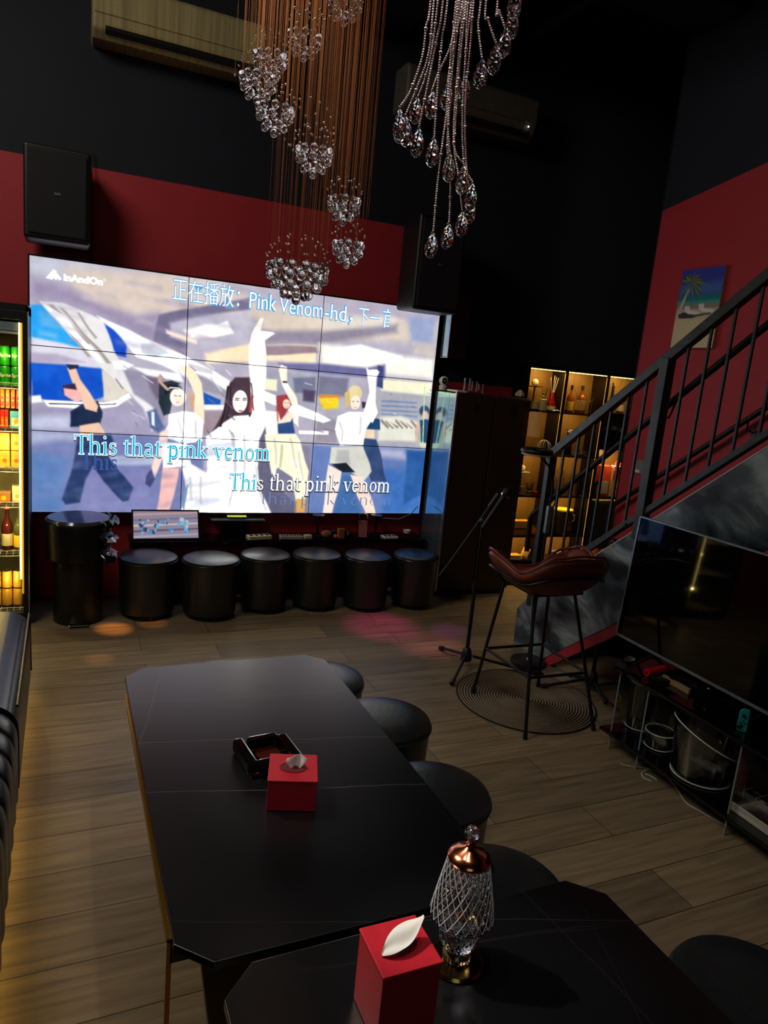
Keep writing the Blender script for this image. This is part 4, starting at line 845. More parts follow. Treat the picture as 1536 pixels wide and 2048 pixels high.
c1_ = (p_fl+p_fr)/2 + Vector((-math.sin(r1), math.cos(r1), 0))*(s1/2)
tissue_box(c1_, r1, s1, s1*.70, 'red leather tissue box on the far table beside the black ashtray', (.0, -.002, s1*.27))
def sheet(w, h, fold, lean, nx=9, nz=7, seed=1, tip=0):
    rr = random.Random(seed); P = []
    for j in range(nz):
        f = j/(nz-1); row = []
        for i in range(nx):
            u = i/(nx-1)*2-1; wd = w*(.55+.75*f-.55*f*f*(.4 if tip == 0 else 1.2))
            row.append((u*wd/2+lean[0]*f*f+tip*f*.5*(u > 0)*u, fold*math.sin(u*4.2+f)*(1-.3*f)+lean[1]*f+rr.uniform(-1, 1)*.0012, h*f*(1-.25*abs(u)**2)+(tip*.8*f*max(0, u))))
        P.append(row)
    return P
tissue(c1_+Vector((0, 0, s1*.70-.004)), r1, sheet(.052, .036, .009, (.010, .004), seed=3), 'cream tissue poking out of the far red box')
p_n = at_z(778, 2048, TZ)
h2 = .145; tzc = TZ+h2
c_a, c_b, c_c, c_d = at_z(718, 1858, tzc), at_z(832, 1830, tzc), at_z(884, 1922, tzc), at_z(768, 1954, tzc)
s2 = ((c_b-c_a).length+(c_d-c_c).length+(c_c-c_b).length+(c_a-c_d).length)/4; cc2 = (c_a+c_b+c_c+c_d)/4; r2 = math.atan2((c_b-c_a).y, (c_b-c_a).x)
tissue_box(Vector((cc2.x, cc2.y, TZ)), r2, s2, h2, 'red leather tissue box on the near table beside the crystal lamp', (0, .0, s2*.26))
P = []
rr = random.Random(4)
for j in range(9):
    f = j/8; row = []
    for i in range(7):
        u = i/6; x = -.042+.090*f+.0*u; prof = math.sin(PI*min(1, f*1.06)**.75)
        y = -.016+.026*f+(u-.5)*.046*prof+.004*math.sin(f*6+u*3); z = .003+.018*prof*(u*.8+.2)+.034*f**2.0+.0035*math.sin(u*8+f*5)*prof+rr.uniform(-1, 1)*.0012
        row.append((x, y, z))
    P.append(row)
tissue(Vector((cc2.x, cc2.y, tzc)), r2, P, 'white tissue rising from the near red box')
# ashtray of glossy black glass: four raised bars around a well, with notches
A0 = at_z(535, 1520, TZ+.0); t = thing('ashtray', 'glossy black square glass ashtray with notched bars on the far table', 'ashtray', A0, .10); t.scale = (.88, .88, .9)
BG = M('black_crystal_glass', (10, 8, 9), .04, var=.05, spec=.8)
build('base', G().box(-.085, .085, -.085, .085, 0, .016), BG, t, bevel=.006)
build('well', G().lathe([(.0, .018), (.03, .0175), (.036, .022), (.04, .024)], 24), M('dark_amber_glass', (70, 26, 14), .1), t, smooth=True)
for k, (x0, x1, y0, y1) in enumerate(((-.09, -.055, -.07, .09), (.055, .09, -.09, .07), (-.045, .06, .052, .088), (-.06, .045, -.088, -.052))): build('bar', G().box(x0, x1, y0, y1, .002, .045), BG, t, bevel=.009)
build('rest', G().cyl((-.05, .02, .03), (.03, .028, .03), .003), COPPER, t)
# ------------------------------------------------------------------ crystal table lamp
LB = at_z(926, 1930, TZ); t = thing('table_lamp', 'cut crystal table lamp with rose gold cap and ball finial on the near table', 'lamp', LB+Vector((-.010, .012, 0))); t.scale = (1, 1, .93)
build('base', G().lathe([(.0, 0), (.052, 0), (.054, .004), (.050, .009), (.03, .012), (0, .013)], 40), M('antique_gold', (150, 125, 70), .18, 1), t, smooth=True)
def facet(n_, z0, p):
    return lambda a_, z: 1-.045*abs(math.sin(n_*a_/2+(z-z0)*p))-.045*abs(math.sin(n_*a_/2-(z-z0)*p))
build('pedestal', G().lathe([(.022, .013), (.028, .016), (.028, .026), (.024, .032)], 48, mod=facet(24, 0, 300)), M('gold_tinted_crystal', (255, 205, 150), .02, trans=.9, ior=1.5), t, smooth=15)
g = G(); prof = [(.020+.022*math.sin(PI*i/14)**.8, .032+.078*i/14) for i in range(15)]
build('globe', g.lathe(prof, 72, mod=facet(20, .08, 230)), CRYSTAL, t, smooth=15)
build('neck', G().cyl((0, 0, .110), (0, 0, .128), .011, n=20), COPPER, t, smooth=True)
so = [(.0605-.0215*(i/16)**1.05, .118+.128*i/16) for i in range(17)]
build('lamp_shade', G().lathe([(.050, .112)]+so+[(so[-1][0]-.004, so[-1][1])]+[(r-.0045, z) for r, z in so[::-1]], 96, mod=facet(22, .11, 95)), CRYSTAL, t, smooth=12)
build('rim', G().tube([(.0575*math.cos(2*PI*k/48), .0575*math.sin(2*PI*k/48), .116) for k in range(48)], .0028, 8, True), CRYSTAL, t, smooth=True)
build('stem', G().cyl((0, 0, .125), (0, 0, .25), .004), CHROME, t, smooth=True)
build('cap', G().lathe([(.0395, .243), (.041, .249), (.038, .255), (.028, .262), (.014, .268), (.008, .274), (.009, .279), (.004, .284)], 40), COPPER, t, smooth=True)
build('finial', G().sphere((0, 0, .302), .0155, 14, 9), CRYSTAL, t)
g = G()
for k in range(20):
    for s_ in (-1, 1):
        pts = []
        for i in range(13):
            f = i/12; r = .0612-.0215*f**1.05; aa = 2*PI*k/22+s_*f*1.15; pts.append((r*math.cos(aa), r*math.sin(aa), .119+.124*f))
        g.tube(pts, .0008, 4)
build('cut_pattern', g, M('glint_white_edges', (255, 255, 255), .05, trans=.45, var=0), t, smooth=True)  # cut lattice in white, the crystal's glints put into its colour
# ------------------------------------------------------------------ sofa on the left
SXE = -.155
def sofa_shape(y0, y1, ribs, name, label, cat='sofa'):
    t = thing(name, label, cat, (-.65, (y0+y1)/2, 0)); oy = (y0+y1)/2; ox = -.65
    nb = max(1, round((y1-y0)/.135)) if ribs else 1; per = 14 if ribs else 24
    prof = [(-.95-ox, .45)]+[(-.95-ox+(.70)*i/6, .455) for i in range(1, 7)]
    prof += [(-.265-ox+.11*math.sin(PI/2*i/8), .345+.11*math.cos(PI/2*i/8)) for i in range(1, 9)]+[(SXE-ox+.001, .30-.2*i/4) for i in range(0, 5)]
    P = []
    for k in range(nb*per+1):
        f = k/per; bulge = abs(math.sin(PI*f))**.45 if ribs else 1
        y = y0-oy+(y1-y0)*k/(nb*per); row = []
        for i, (x, z) in enumerate(prof):
            d = .016*(1-bulge) if ribs else 0
            nx_, nz_ = (0, 1) if i < 7 else ((math.sin(PI/2*(i-6)/8), math.cos(PI/2*(i-6)/8)) if i < 15 else (1, 0))
            row.append((x-nx_*d, y, z-nz_*d))
        P.append(row)
    g = G().grid(P); g.add([(x, y0-oy, z) for x, z in prof]+[(-.3, y0-oy, .1)], [tuple(range(len(prof)+1))]); g.add([(x, y1-oy, z) for x, z in prof]+[(-.3, y1-oy, .1)], [tuple(range(len(prof)+1))])
    build('seat_cushion', g, LEATHER, t, smooth=50)
    build('plinth', G().box(-.3, SXE-ox-.14, y0-oy+.02, y1-oy-.02, 0, .1), PLAST_BLK, t)
    if ribs: build('backrest', G().box(-.62, -.32, y0-oy, y1-oy, .1, .88), LEATHER, t, bevel=.05)
    else:
        build('piping', G().tube([(SXE-ox-.006, y0-oy+.01, .44), (SXE-ox-.006, y1-oy-.01, .44)], .006, 6).tube([(SXE-ox+.003, y1-oy, .12), (SXE-ox-.003, y1-oy, .43)], .005, 6), M('black_piping'), t, smooth=True)
    return t
sofa_shape(.35, 2.845, True, 'sofa', 'black leather sofa with channel tufted seat along the left edge')
o = sofa_shape(2.865, 3.93, False, 'ottoman', 'flat black leather ottoman between the tufted sofa and the fridge', 'ottoman')
# yellow light strip low on the floor line at the seating
tag(build('light_strip', G().box(SXE-.115, SXE-.10, 1.5, 3.95, .06, .072), M('low_yellow_led', (255, 208, 92), .5, emit=17, var=0)), 'yellow light strip tucked under the front edge of the black seating', 'light strip')
# ------------------------------------------------------------------ tall dark cabinets right of the screen
def tall_cab(x0, x1, label, side=False):
    t = thing('tall_cabinet', label, 'cabinet', ((x0+x1)/2, 5.25, 0)); w = (x1-x0)/2
    build('body', G().box(-w, w, -.18, .22, .05, 1.73), DKWOOD, t, bevel=.006); build('plinth', G().box(-w+.01, w-.01, -.165, .2, 0, .05), PLAST_BLK, t)
    d = build('door', G().box(-w+.004, w-.004, -.203, -.181, .06, 1.72), DKWOOD, t, bevel=.004)
    build('lock', G().box(-.012, .012, -.215, -.202, 1.58, 1.66), METAL_BLK, d, bevel=.003)
    return t
tc1 = tall_cab(2.895, 3.255, 'tall dark brown cabinet directly right of the screen with mirrored side')
build('mirror_side', G().box(-.192, -.181, -.19, .16, .06, 1.725), MIRR, tc1)
build('trim_edge', G().box(-.196, -.18, -.21, -.19, .06, 1.735).box(-.193, -.183, -.09, -.085, .06, 1.72), M('pale_aluminium'), tc1)
tall_cab(3.262, 3.615, 'tall dark brown cabinet beside the lit bottle display')
# things on the cabinets
t = thing('security_camera', 'white round security camera on top of the cabinet corner by the screen', 'camera', (2.945, 5.40, 1.732))
build('base', G().lathe([(.026, 0), (.034, .006), (.038, .035), (.028, .048), (.0, .05)], 24), WHITE, t, smooth=True); build('head', G().sphere((0, 0, .082), .041, 24, 16), WHITE, t, smooth=60)
fc = build('face', G().lathe([(.026, 0), (.024, .005), (0, .006)], 20, (0, 0, 0), .75, 1), GLOSSBLK, t); fc.rotation_euler = (PI/2, 0, -.35); fc.location = (-.013, -.036, .083)
build('lens', G().sphere((-.016, -.043, .084), .005), WHITE, t)
tag(build('white_box', G().box(2.93, 3.02, 5.12, 5.3, 1.736, 1.752), WHITE, bevel=.002), 'flat white box on the cabinet top beside the security camera', 'box')
bottle('glass_tumbler', 'tall clear glass with a bright edge on the dark cabinet, leftmost', (3.03, 5.15, 1.736), [(.026, 0), (.030, .003), (.032, .12), (.029, .12), (.027, .006), (0, .005)], GLASS, None, 'glasses on top of the dark cabinet', 'glass')
bottle('glass_tumbler', 'clear glass in the middle of three on the dark cabinet', (3.10, 5.15, 1.736), [(.024, 0), (.028, .003), (.030, .10), (.027, .10), (.025, .006), (0, .005)], GLASS, None, 'glasses on top of the dark cabinet', 'glass')
bottle('glass_tumbler', 'clear glass, rightmost of three on the dark cabinet', (3.17, 5.16, 1.736), [(.022, 0), (.026, .003), (.028, .085), (.025, .085), (.023, .006), (0, .005)], GLASS, None, 'glasses on top of the dark cabinet', 'glass')
t = thing('seashell', 'small tan shell ornament on the right end of the dark cabinet', 'ornament', (3.56, 5.15, 1.736)); build('shell', G().lathe([(.0, 0), (.035, .01), (.036, .03), (.022, .05), (.01, .062), (0, .065)], 14, mod=lambda a_, z: 1+.12*math.cos(7*a_)), IVORY, t, smooth=40); build('spiral', G().tube([(.02*math.cos(k*.8)*(1-k/14), .02*math.sin(k*.8)*(1-k/14), .04+.002*k) for k in range(12)], .004, 6), TAN, t, smooth=True)
t = thing('wall_lamp', 'tan cylinder lamp on the right side of the dark cabinet', 'lamp', (3.665, 5.03, 1.42)); build('lamp_shade', G().lathe([(.052, 0), (.054, .003), (.050, .21), (.048, .212), (.05, .004)], 28), M('glow_added_tan_shade', (180, 126, 72), .8, emit=.22, var=.1, scale=30), t, smooth=True); build('bracket', G().box(-.055, .02, -.02, .02, .21, .235), METAL_BLK, t, bevel=.004); build('bulb', G().sphere((0, 0, .13), .02), IVORY, t)  # faint emission added to the tan shade so it looks lit
# ------------------------------------------------------------------ lit display shelf
DX = [3.72, 4.135, 4.615, 5.10]; DY0, DY1 = 5.28, 5.50
t = thing('display_cabinet', 'black framed bottle display cabinet with amber lit shelves behind the railing', 'cabinet', (4.41, 5.39, 0)); ox, oy = 4.41, 5.39
FRM = M('dark_bronze_metal', (30, 22, 18), .4, .5)
build('back_panel', G().box(DX[0]-ox, DX[3]-ox, .095, .105, .1, 2.0), BRASS_BACK, t)
g = G()
for i, x in enumerate(DX): g.box(x-ox-.014, x-ox+.014, -.11, .1, 0, 2.02)
g.box(DX[0]-ox-.014, DX[3]-ox+.014, -.11, .1, 2.0, 2.03); g.box(DX[0]-ox, DX[3]-ox, -.11, .1, .16, .2)
build('frame', g, FRM, t, bevel=.002)
build('base_cupboard', G().box(DX[0]-ox+.014, DX[3]-ox-.014, -.10, .09, .0, .16), DKWOOD, t)
LV = {0: [.235, .47, .85, 1.235, 1.63], 1: [.235, .47, .85, 1.235, 1.63], 2: [.235, .85, 1.48, 1.66]}
for ci in range(3):
    for z in LV[ci]: build('shelf', G().box(DX[ci]-ox+.014, DX[ci+1]-ox-.014, -.10, .094, z-.012, z), FRM, t)
for ci in range(3):
    tops = LV[ci][1:]+[2.0]
    for z in tops:
        if ci == 2 and z == 1.66: continue
        build('light_strip', G().box(DX[ci]-ox+.02, DX[ci+1]-ox-.02, -.05, -.044, z-.0137, z-.0121) if z < 1.9 else G().box(DX[ci]-ox+.02, DX[ci+1]-ox-.02, -.098, -.092, z-.009, z-.004), LED2 if z < 1.9 else LED, t)
    build('side_light', G().box(DX[ci+1]-ox-.0165, DX[ci+1]-ox-.0145, -.1, -.098, .24, 1.98), LED3, t)
build('drawer', G().box(DX[2]-ox+.014, DX[3]-ox-.014, -.10, .09, 1.31, 1.468), PLAST_BLK, t); build('lower_cupboard', G().box(DX[2]-ox+.014, DX[3]-ox-.014, -.10, .09, .25, .82), DKWOOD, t)
sy = 5.37
light('shelf_lamp', 'AREA', (4.84, 5.30, 1.30), (4.84, 5.38, 1.0), 2.2, (1, .72, .36), .36, .01)
for ci in range(3):
    for z in LV[ci][1:]+[2.0]:
        if ci == 2 and z in (1.66, 1.48): continue
        light('shelf_lamp', 'AREA', ((DX[ci]+DX[ci+1])/2, 5.292, z-.020), ((DX[ci]+DX[ci+1])/2, 5.46, z-.35), 1.5 if z > 1.9 else .8, (1, .68, .26), .36, .01)
LITC = M('amber_lit_look_crystal', (255, 226, 165), .12, trans=.45, ior=1.5, var=.1, scale=40)  # golden shelf light tinted into the colour of clear crystal
TUM = [(.028, 0), (.033, .004), (.036, .085), (.033, .085), (.030, .008), (0, .007)]
def decanter(x, z, label, s=1, y=sy, liq=None):
    t = thing('decanter', label, 'decanter', (x, y, z))
    build('body', G().lathe([(r*s, h*s) for r, h in [(.035, 0), (.042, .008), (.043, .075), (.03, .10), (.014, .115), (.013, .16), (.022, .175)]], 32, mod=lambda a_, zz: 1-.05*abs(math.sin(8*a_))), GLASS, t, smooth=20)
    build('stopper', G().lathe([(.012*s, .17*s), (.01*s, .185*s), (.03*s, .20*s), (.036*s, .225*s), (.028*s, .25*s), (0, .262*s)], 16), CRYSTAL, t)
    build('tray', G().lathe([(0, .0), (.05*s, .0), (.052*s, .004), (0, .0045)], 24), M('pale_gold_metal', (235, 200, 125), .4, .35), t)
    return t
def goblet(x, z, h, r, label, group=None, y=sy):
    t = thing('wine_glass', label, 'glass', (x, y, z), group=group)
    build('bowl', G().lathe([(0, h*.5), (r*.5, h*.52), (r, h*.7), (r*.86, h), (r*.82, h), (r*.94, h*.7), (r*.45, h*.54), (0, h*.53)], 20), GLASS, t, smooth=True); build('stem', G().lathe([(.0035, .004), (.003, h*.3), (.004, h*.5)], 10), GLASS, t, smooth=True); build('foot', G().lathe([(r*.8, 0), (r*.8, .002), (.004, .005), (0, .005)], 20), GLASS, t, smooth=True); return t
def balance(x, z, label):
    t = thing('crystal_lamp', label, 'ornament', (x, sy, z)); n = 16
    build('base', G().lathe([(.055, 0), (.055, .012), (.05, .014)], 24), M('pale_gold_metal'), t, smooth=True)
    g = G()
    for k in range(n): g.box(-.002, .002, -.002, .002, 0, 0)
    build('basket', G().lathe([(.046, .014), (.05, .02), (.05, .075), (.046, .08)], 40, mod=lambda a_, zz: 1-.08*abs(math.sin(10*a_))), LITC, t, smooth=20)
    build('stem', G().cyl((0, 0, .08), (0, 0, .2), .008), M('pale_gold_metal'), t, smooth=True); build('plate', G().lathe([(0, .2), (.075, .205), (.078, .212), (0, .21)], 24), M('pale_gold_metal'), t, smooth=True); build('ball', G().sphere((0, 0, .243), .032, 12, 8), LITC, t); return t
balance(3.86, 1.632, 'gold and crystal ornament with a glass ball top, top left compartment')
t = thing('crystal_tumbler_stack', 'ribbed crystal glass block beside the ball topped ornament', 'glass', (3.95, sy-.03, 1.632)); build('block', G().lathe([(.036, 0), (.038, .005), (.038, .10), (.034, .104)], 32, mod=lambda a_, zz: 1-.06*abs(math.sin(9*a_))), LITC, t, smooth=20); build('goblet', G().lathe([(.006, .104), (.006, .13), (.022, .15), (.026, .20), (.024, .20), (.02, .152), (0, .14)], 20), GLASS, t, smooth=True)
t = bottle('reed_diffuser', 'red conical diffuser bottle with reeds in the top left compartment', (4.065, sy, 1.632), [(.045, 0), (.05, .01), (.036, .09), (.014, .14), (.013, .17)], M('ruby_glass', (200, 30, 26), .05, trans=.5), (.012, .045, .0505))
for k, (dx, dz) in enumerate(((-.04, .13), (.0, .15), (.045, .13), (.02, .14))): build('reed', G().cyl((0, 0, .10), (dx, 0, .17+dz), .0018, n=6), IVORY, t)
t = thing('ribbon_bow', 'white twisted ribbon lying at the foot of the red bottle', 'ribbon', (4.08, sy-.07, 1.637)); build('loop', G().tube([(.03*math.cos(k*.6), .02*math.sin(k*1.2), .006+.004*math.sin(k)) for k in range(11)], .004, 6, True), WHITE, t, smooth=True); build('tail', G().tube([(0, 0, .005), (.03, -.01, .006), (.05, .0, .004)], .0035, 6), WHITE, t, smooth=True)
WH = [(.04, 0), (.046, .005), (.047, .13), (.035, .155), (.014, .175), (.013, .225)]
bottle('whisky_bottle', 'round bottle of amber whisky with a tan label, middle top compartment', (4.40, sy, 1.632), WH, AMBER, (.03, .12, .0472), None, 'bottle', (.015, .03, PLAST_BLK), labm=M('tan_bottle_label', (205, 165, 95), .6, var=.2, scale=40))
bottle('whisky_bottle', 'slimmer bottle with yellow label left of the amber whisky', (4.29, sy+.02, 1.632), [(r*.75, h*.98) for r, h in WH], AMBER, (.02, .10, .0354), None, 'bottle', (.012, .03, CHROME), labm=YELLOW)
goblet(4.315, 1.632, .19, .024, 'tall flute glass in front of the whisky bottles, left one', 'wine glasses in the display', sy-.06)
goblet(4.485, 1.632, .20, .030, 'tall wine glass right of the whisky bottles', 'wine glasses in the display', sy-.05)
bottle('champagne_bottle', 'slim bottle with golden neck in the right top compartment', (4.76, sy, 1.662), [(.025, 0), (.028, .004), (.028, .10), (.016, .15), (.013, .22), (.014, .26)], M('dark_green_glass', (30, 50, 26), .08, trans=.3), (.03, .09, .0283), None, 'bottle', (.015, .02, GOLD), labm=IVORY)
bottle('spirit_bottle', 'short dark bottle further right in the right top compartment', (4.88, sy, 1.662), [(.03, 0), (.032, .004), (.032, .1), (.012, .14), (.012, .17)], AMBER, (.02, .08, .0323), None, 'bottle', (.013, .02, GOLD))
t = thing('chain_mirror', 'oval mirror framed by a golden chain in the right column', 'mirror', (4.955, sy+.03, 1.485-.2)); 
for k in range(26):
    aa = 2*PI*k/26; build('link', G().tube([(.085*math.cos(aa)+.012*math.cos(2*PI*q_/8)*math.cos(aa+PI/2), (.006 if k % 2 else .0)*math.sin(2*PI*q_/8), .2+.05+.115*math.sin(aa)+.0+.012*math.cos(2*PI*q_/8)*math.sin(aa+PI/2)+.006*math.sin(2*PI*q_/8)) for q_ in range(8)], .0035, 5, True), M('pale_gold_metal'), t, smooth=True)
t.location.z = 1.20+.02
# rebuild seat: stand so that it reaches the shelf
build('foot', G().box(-.04, .04, -.02, .02, .09, .135), M('pale_gold_metal'), t); t.scale = (.6, .6, .6); t.location.z = 1.482-.054
tagm = t
for ch in t.children: pass
t = thing('toy_car', 'small golden model vehicle left of the chain mirror', 'ornament', (4.83, sy, 1.482-.0)); build('body', G().box(-.04, .04, -.02, .02, .012, .035).box(-.02, .025, -.018, .018, .035, .055), M('pale_gold_metal'), t, bevel=.004)
for x in (-.025, .025): build('wheel', G().cyl((x, -.024, .012), (x, .024, .012), .012, n=14), METAL_BLK, t, smooth=True)
t = thing('wire_globe', 'white wire globe ornament in the left column, second compartment', 'ornament', (4.03, sy-.03, 1.237))
for k in range(4):
    aa = PI*k/4; build('ring', G().tube([(.062*math.cos(q_*PI/16)*math.cos(aa), .062*math.cos(q_*PI/16)*math.sin(aa), .068+.062*math.sin(q_*PI/16)) for q_ in range(32)], .0025, 5, True), WHITE, t, smooth=True)
t = thing('gift_cone', 'small white and gold figure at the left of the second compartment', 'ornament', (3.80, sy-.03, 1.237)); build('cone', G().lathe([(.03, 0), (.02, .04), (.004, .09)], 14), IVORY, t, smooth=True); build('arm', G().tube([(0, 0, .03), (.03, -.01, .02), (.05, -.01, .012)], .005, 6), WHITE, t, smooth=True)
pad_ = thing('white_tags', 'pair of short white tags in the middle second compartment', 'tag', (4.335, sy, 1.45)); build('tag', G().box(-.035, .03, 0, .004, .0, .008), WHITE, pad_); build('tag', G().box(-.03, .04, 0, .004, .016, .024), WHITE, pad_); build('holder', G().box(-.035, .035, .004, .012, -.213, .03), FRM, pad_)
for i, x in enumerate((4.40, 4.50)): bottle('ashtray_bowl', f'low clear bowl on the middle second shelf, {("left", "right")[i]} one', (x, sy-.02, 1.237), [(.035, 0), (.042, .01), (.045, .06), (.041, .06), (.036, .012), (0, .01)], GLASS, None, 'clear bowls in the display', 'bowl')
balance(3.84, .852, 'gold and crystal ornament with a glass ball top, third compartment from top')
bottle('crystal_candle_holder', 'small crystal candle holder with red cup, left column', (3.92, sy-.04, .852), [(.028, 0), (.03, .004), (.018, .03), (.03, .06), (.034, .12), (.031, .12), (.02, .06), (0, .04)], CRYSTAL, None, None, 'candle holder')
t = thing('red_cup', 'small red cup at the foot of the crystal candle holder', 'cup', (3.975, sy-.06, .852)); build('cup', G().lathe([(.018, 0), (.024, .003), (.026, .04), (.023, .04), (.02, .006), (0, .005)], 18), REDP, t, smooth=True); build('rim', G().tube([(.0245*math.cos(k*PI/10), .0245*math.sin(k*PI/10), .04) for k in range(20)], .0015, 5, True), GOLD, t)
for i, (x, h) in enumerate(((4.28, .24), (4.37, .20), (4.47, .22))): bottle('glass_vase', f'clear glass vase on the middle third shelf, {("left", "middle", "right")[i]} one', (x, sy, .852), [(.03, 0), (.034, .005), (.044, h*.5), (.03, h*.8), (.036, h), (.033, h), (.026, h*.8), (.04, h*.5), (.03, .01), (0, .008)], GLASS, None, 'glass vases in the display', 'vase')
for i in range(5): decanter(4.17+.075*i if i < 1 else 4.55, .852, 'squat decanter on the middle third shelf, '+('left end' if i == 0 else 'right end'), .6, sy-.05) if i < 2 else None
# red and orange boxes, right column under the drawer
t = thing('gift_box', 'bright orange and red gift box in the right column', 'box', (4.83, sy-.01, .852)); build('box', G().box(-.10, .02, -.04, .04, 0, .30), M('orange_red_card', (235, 80, 35), .5, var=.12, scale=20), t, bevel=.003); build('panel', G().box(-.085, .005, -.043, -.0395, .03, .15), IVORY, t)
t = thing('gift_box', 'cream printed gift box beside the orange one', 'box', (4.93, sy-.01, .852)); build('box', G().box(-.07, .10, -.04, .04, 0, .29), M('warm_cream_card', (245, 180, 95), .5, var=.15, scale=20), t, bevel=.003); build('panel', G().box(-.05, .05, -.043, -.0395, .17, .26), REDP, t); build('sprig', G().tube([(.0, -.042, .02), (.02, -.044, .07), (.05, -.044, .10)], .004, 5).tube([(.02, -.044, .07), (.0, -.044, .10)], .004, 5), REDP, t)
t = thing('red_hat', 'small red hat with a white pompom on the cream gift box', 'hat', (4.93, sy-.02, 1.145)); build('hat', G().lathe([(.045, 0), (.046, .01), (.03, .035), (.01, .055), (0, .06)], 18), REDP, t, smooth=True); build('pompom', G().sphere((.045, -.02, .03), .016), WHITE, t, smooth=60); build('band', G().tube([(.047*math.cos(k*PI/10), .047*math.sin(k*PI/10), .006) for k in range(20)], .007, 6, True), WHITE, t, smooth=True)
t = thing('crystal_box', 'cut glass box with lid in the right column below the orange box', 'box', (4.70, sy-.04, .852)); build('body', G().box(-.04, .035, -.035, .035, 0, .12), CRYSTAL, t, bevel=.008); build('lid', G().lathe([(.04, .12), (.04, .13), (.01, .15), (0, .16)], 8), CRYSTAL, t)
# fourth compartments
t = thing('large_pot', 'dark round pot with a yellow lit lid in the middle column', 'pot', (4.37, sy-.0, .472)); t.scale = (.82, .82, .9); build('pot', G().lathe([(.10, 0), (.12, .02), (.125, .20), (.12, .26)], 32), M('dark_brown_glaze', (52, 34, 24), .25), t, smooth=True); build('lid', G().lathe([(.122, .26), (.12, .275), (0, .285)], 32), M('bright_yellow_lid', (250, 205, 40), .4), t, smooth=True); build('handle', G().tube([(.12, -.02, .2), (.16, -.03, .21), (.165, -.03, .15), (.125, -.02, .13)], .007, 8), M('pale_gold_metal'), t, smooth=True); build('emblem', G().lathe([(0, 0), (.022, .01), (.012, .06), (0, .09)], 10, (0, -.125, .12), 1, .3).box(-.035, .035, -.13, -.115, .06, .11), M('dull_red_print', (150, 40, 34), .5), t)
t = thing('gold_bar_box', 'yellow boxed gift on the left fourth shelf', 'box', (3.87, sy-.03, .472)); build('box', G().box(-.09, .10, -.04, .04, 0, .14), M('honey_yellow_card', (240, 180, 60), .45, var=.15, scale=30), t, bevel=.003); build('band', G().box(-.09, .10, -.042, -.039, .06, .07), FRM, t)
t = thing('small_jar', 'small orange jar beside the yellow boxed gift', 'jar', (4.05, sy-.03, .472)); build('jar', G().lathe([(.025, 0), (.03, .005), (.03, .06), (.024, .07)], 18), M('orange_glass', (225, 120, 40), .1, trans=.5), t, smooth=True); build('lid', G().lathe([(.027, .07), (.027, .085), (0, .087)], 18), GOLD, t, smooth=True)
# bottom compartments
def tray_stack(x, label, n):
    t = thing('tray_stack', label, 'tray', (x, sy-.02, .238))
    for k in range(n): build('tray', G().box(-.08+.004*k, .08-.005*k, -.05, .04, .012*k+.001, .012*k+.008), (M('honey_yellow_card'), WHITE, M('pale_gold_metal'))[k % 3], t, bevel=.002)
tray_stack(3.85, 'stack of pale trays on the bottom left shelf', 4)
t = thing('yellow_card_box', 'small tilted yellow packet on the bottom left shelf', 'box', (3.98, sy-.03, .238)); build('box', G().obox((0, 0, .055), (.07, .03, .10), (0, .35, 0)), M('honey_yellow_card'), t, bevel=.003); build('print', G().obox((0, -.0165, .055), (.045, .002, .06), (0, .35, 0)), IVORY, t)
t = thing('golden_leaf_dish', 'golden leaf shaped dish on the bottom middle shelf', 'dish', (4.40, sy-.03, .238)); build('dish', G().lathe([(.02, 0), (.05, .01), (.085, .05), (.08, .052), (.045, .016), (0, .01)], 28, mod=lambda a_, z: 1+.25*math.cos(3*a_)), M('pale_gold_metal'), t, smooth=True); build('leaf', G().tube([(-.09, 0, .07), (0, -.02, .09), (.1, 0, .06)], [.004, .012, .002], 6), M('pale_gold_metal'), t, smooth=True)
# ------------------------------------------------------------------ stairs
XS = 3.0
t = thing('staircase', 'dark staircase with cloudy grey marble side panel rising to the right', 'stairs', (3.5, 2.4, 0)); ox, oy = 3.5, 2.4
sl = .795; top = lambda y: .35+sl*(3.95-y)
yt = .55
poly = [(4.02-oy, 0), (4.03-oy, .26), (3.95-oy, .35), (yt-oy, top(yt)), (yt-oy, top(yt)-.545), (3.70-oy, 0)]
build('side_panel', G().prism(poly, 'x', XS-ox, XS-ox+.03), cloud_marble(), t)
build('far_side_panel', G().prism([(3.95-oy, .35), (yt-oy, top(yt)), (yt-oy, top(yt)-.3), (3.95-oy, .05)], 'x', XR-.035-ox, XR-.005-ox), METAL_BLK, t)
build('red_lower_band', G().prism([(3.64-oy, .05), (yt-oy, top(yt)-.544), (yt-oy, top(yt)-.655), (3.60-oy, 0), (3.66-oy, 0)], 'x', XS-ox+.004, XS-ox+.028), REDW, t)
build('understair_shade_sheet', G().prism([(3.3-oy, .0), (3.3-oy, .30), (yt-oy, top(yt)-.7), (yt-oy, 0)], 'x', XS+.35-ox, XS+.37-ox), BLACK, t)  # black sheet added to paint the darkness under the stairs
build('top_edge', G().prism([(3.95-oy, .35), (yt-oy, top(yt)), (yt-oy, top(yt)+.008), (3.95-oy, .358)], 'x', XS-ox-.002, XS-ox+.032), M('pale_stone_edge', (190, 190, 185), .4), t)
g = G(); n = 18
for k in range(n):
    y1_ = 4.0-k*.2135; z = .17*(k+1)
    if k == 0: build('tread', G().box(XS+.03-ox, XR-.035-ox, y1_-.25-oy, y1_-oy, z-.17, z), M('grey_stone_tread', (90, 96, 90), .4), t)
    elif k < 16: build('tread', G().box(XS+.03-ox, XR-.035-ox, y1_-.24-oy, y1_-oy, z-.045, z), M('grey_stone_tread'), t)
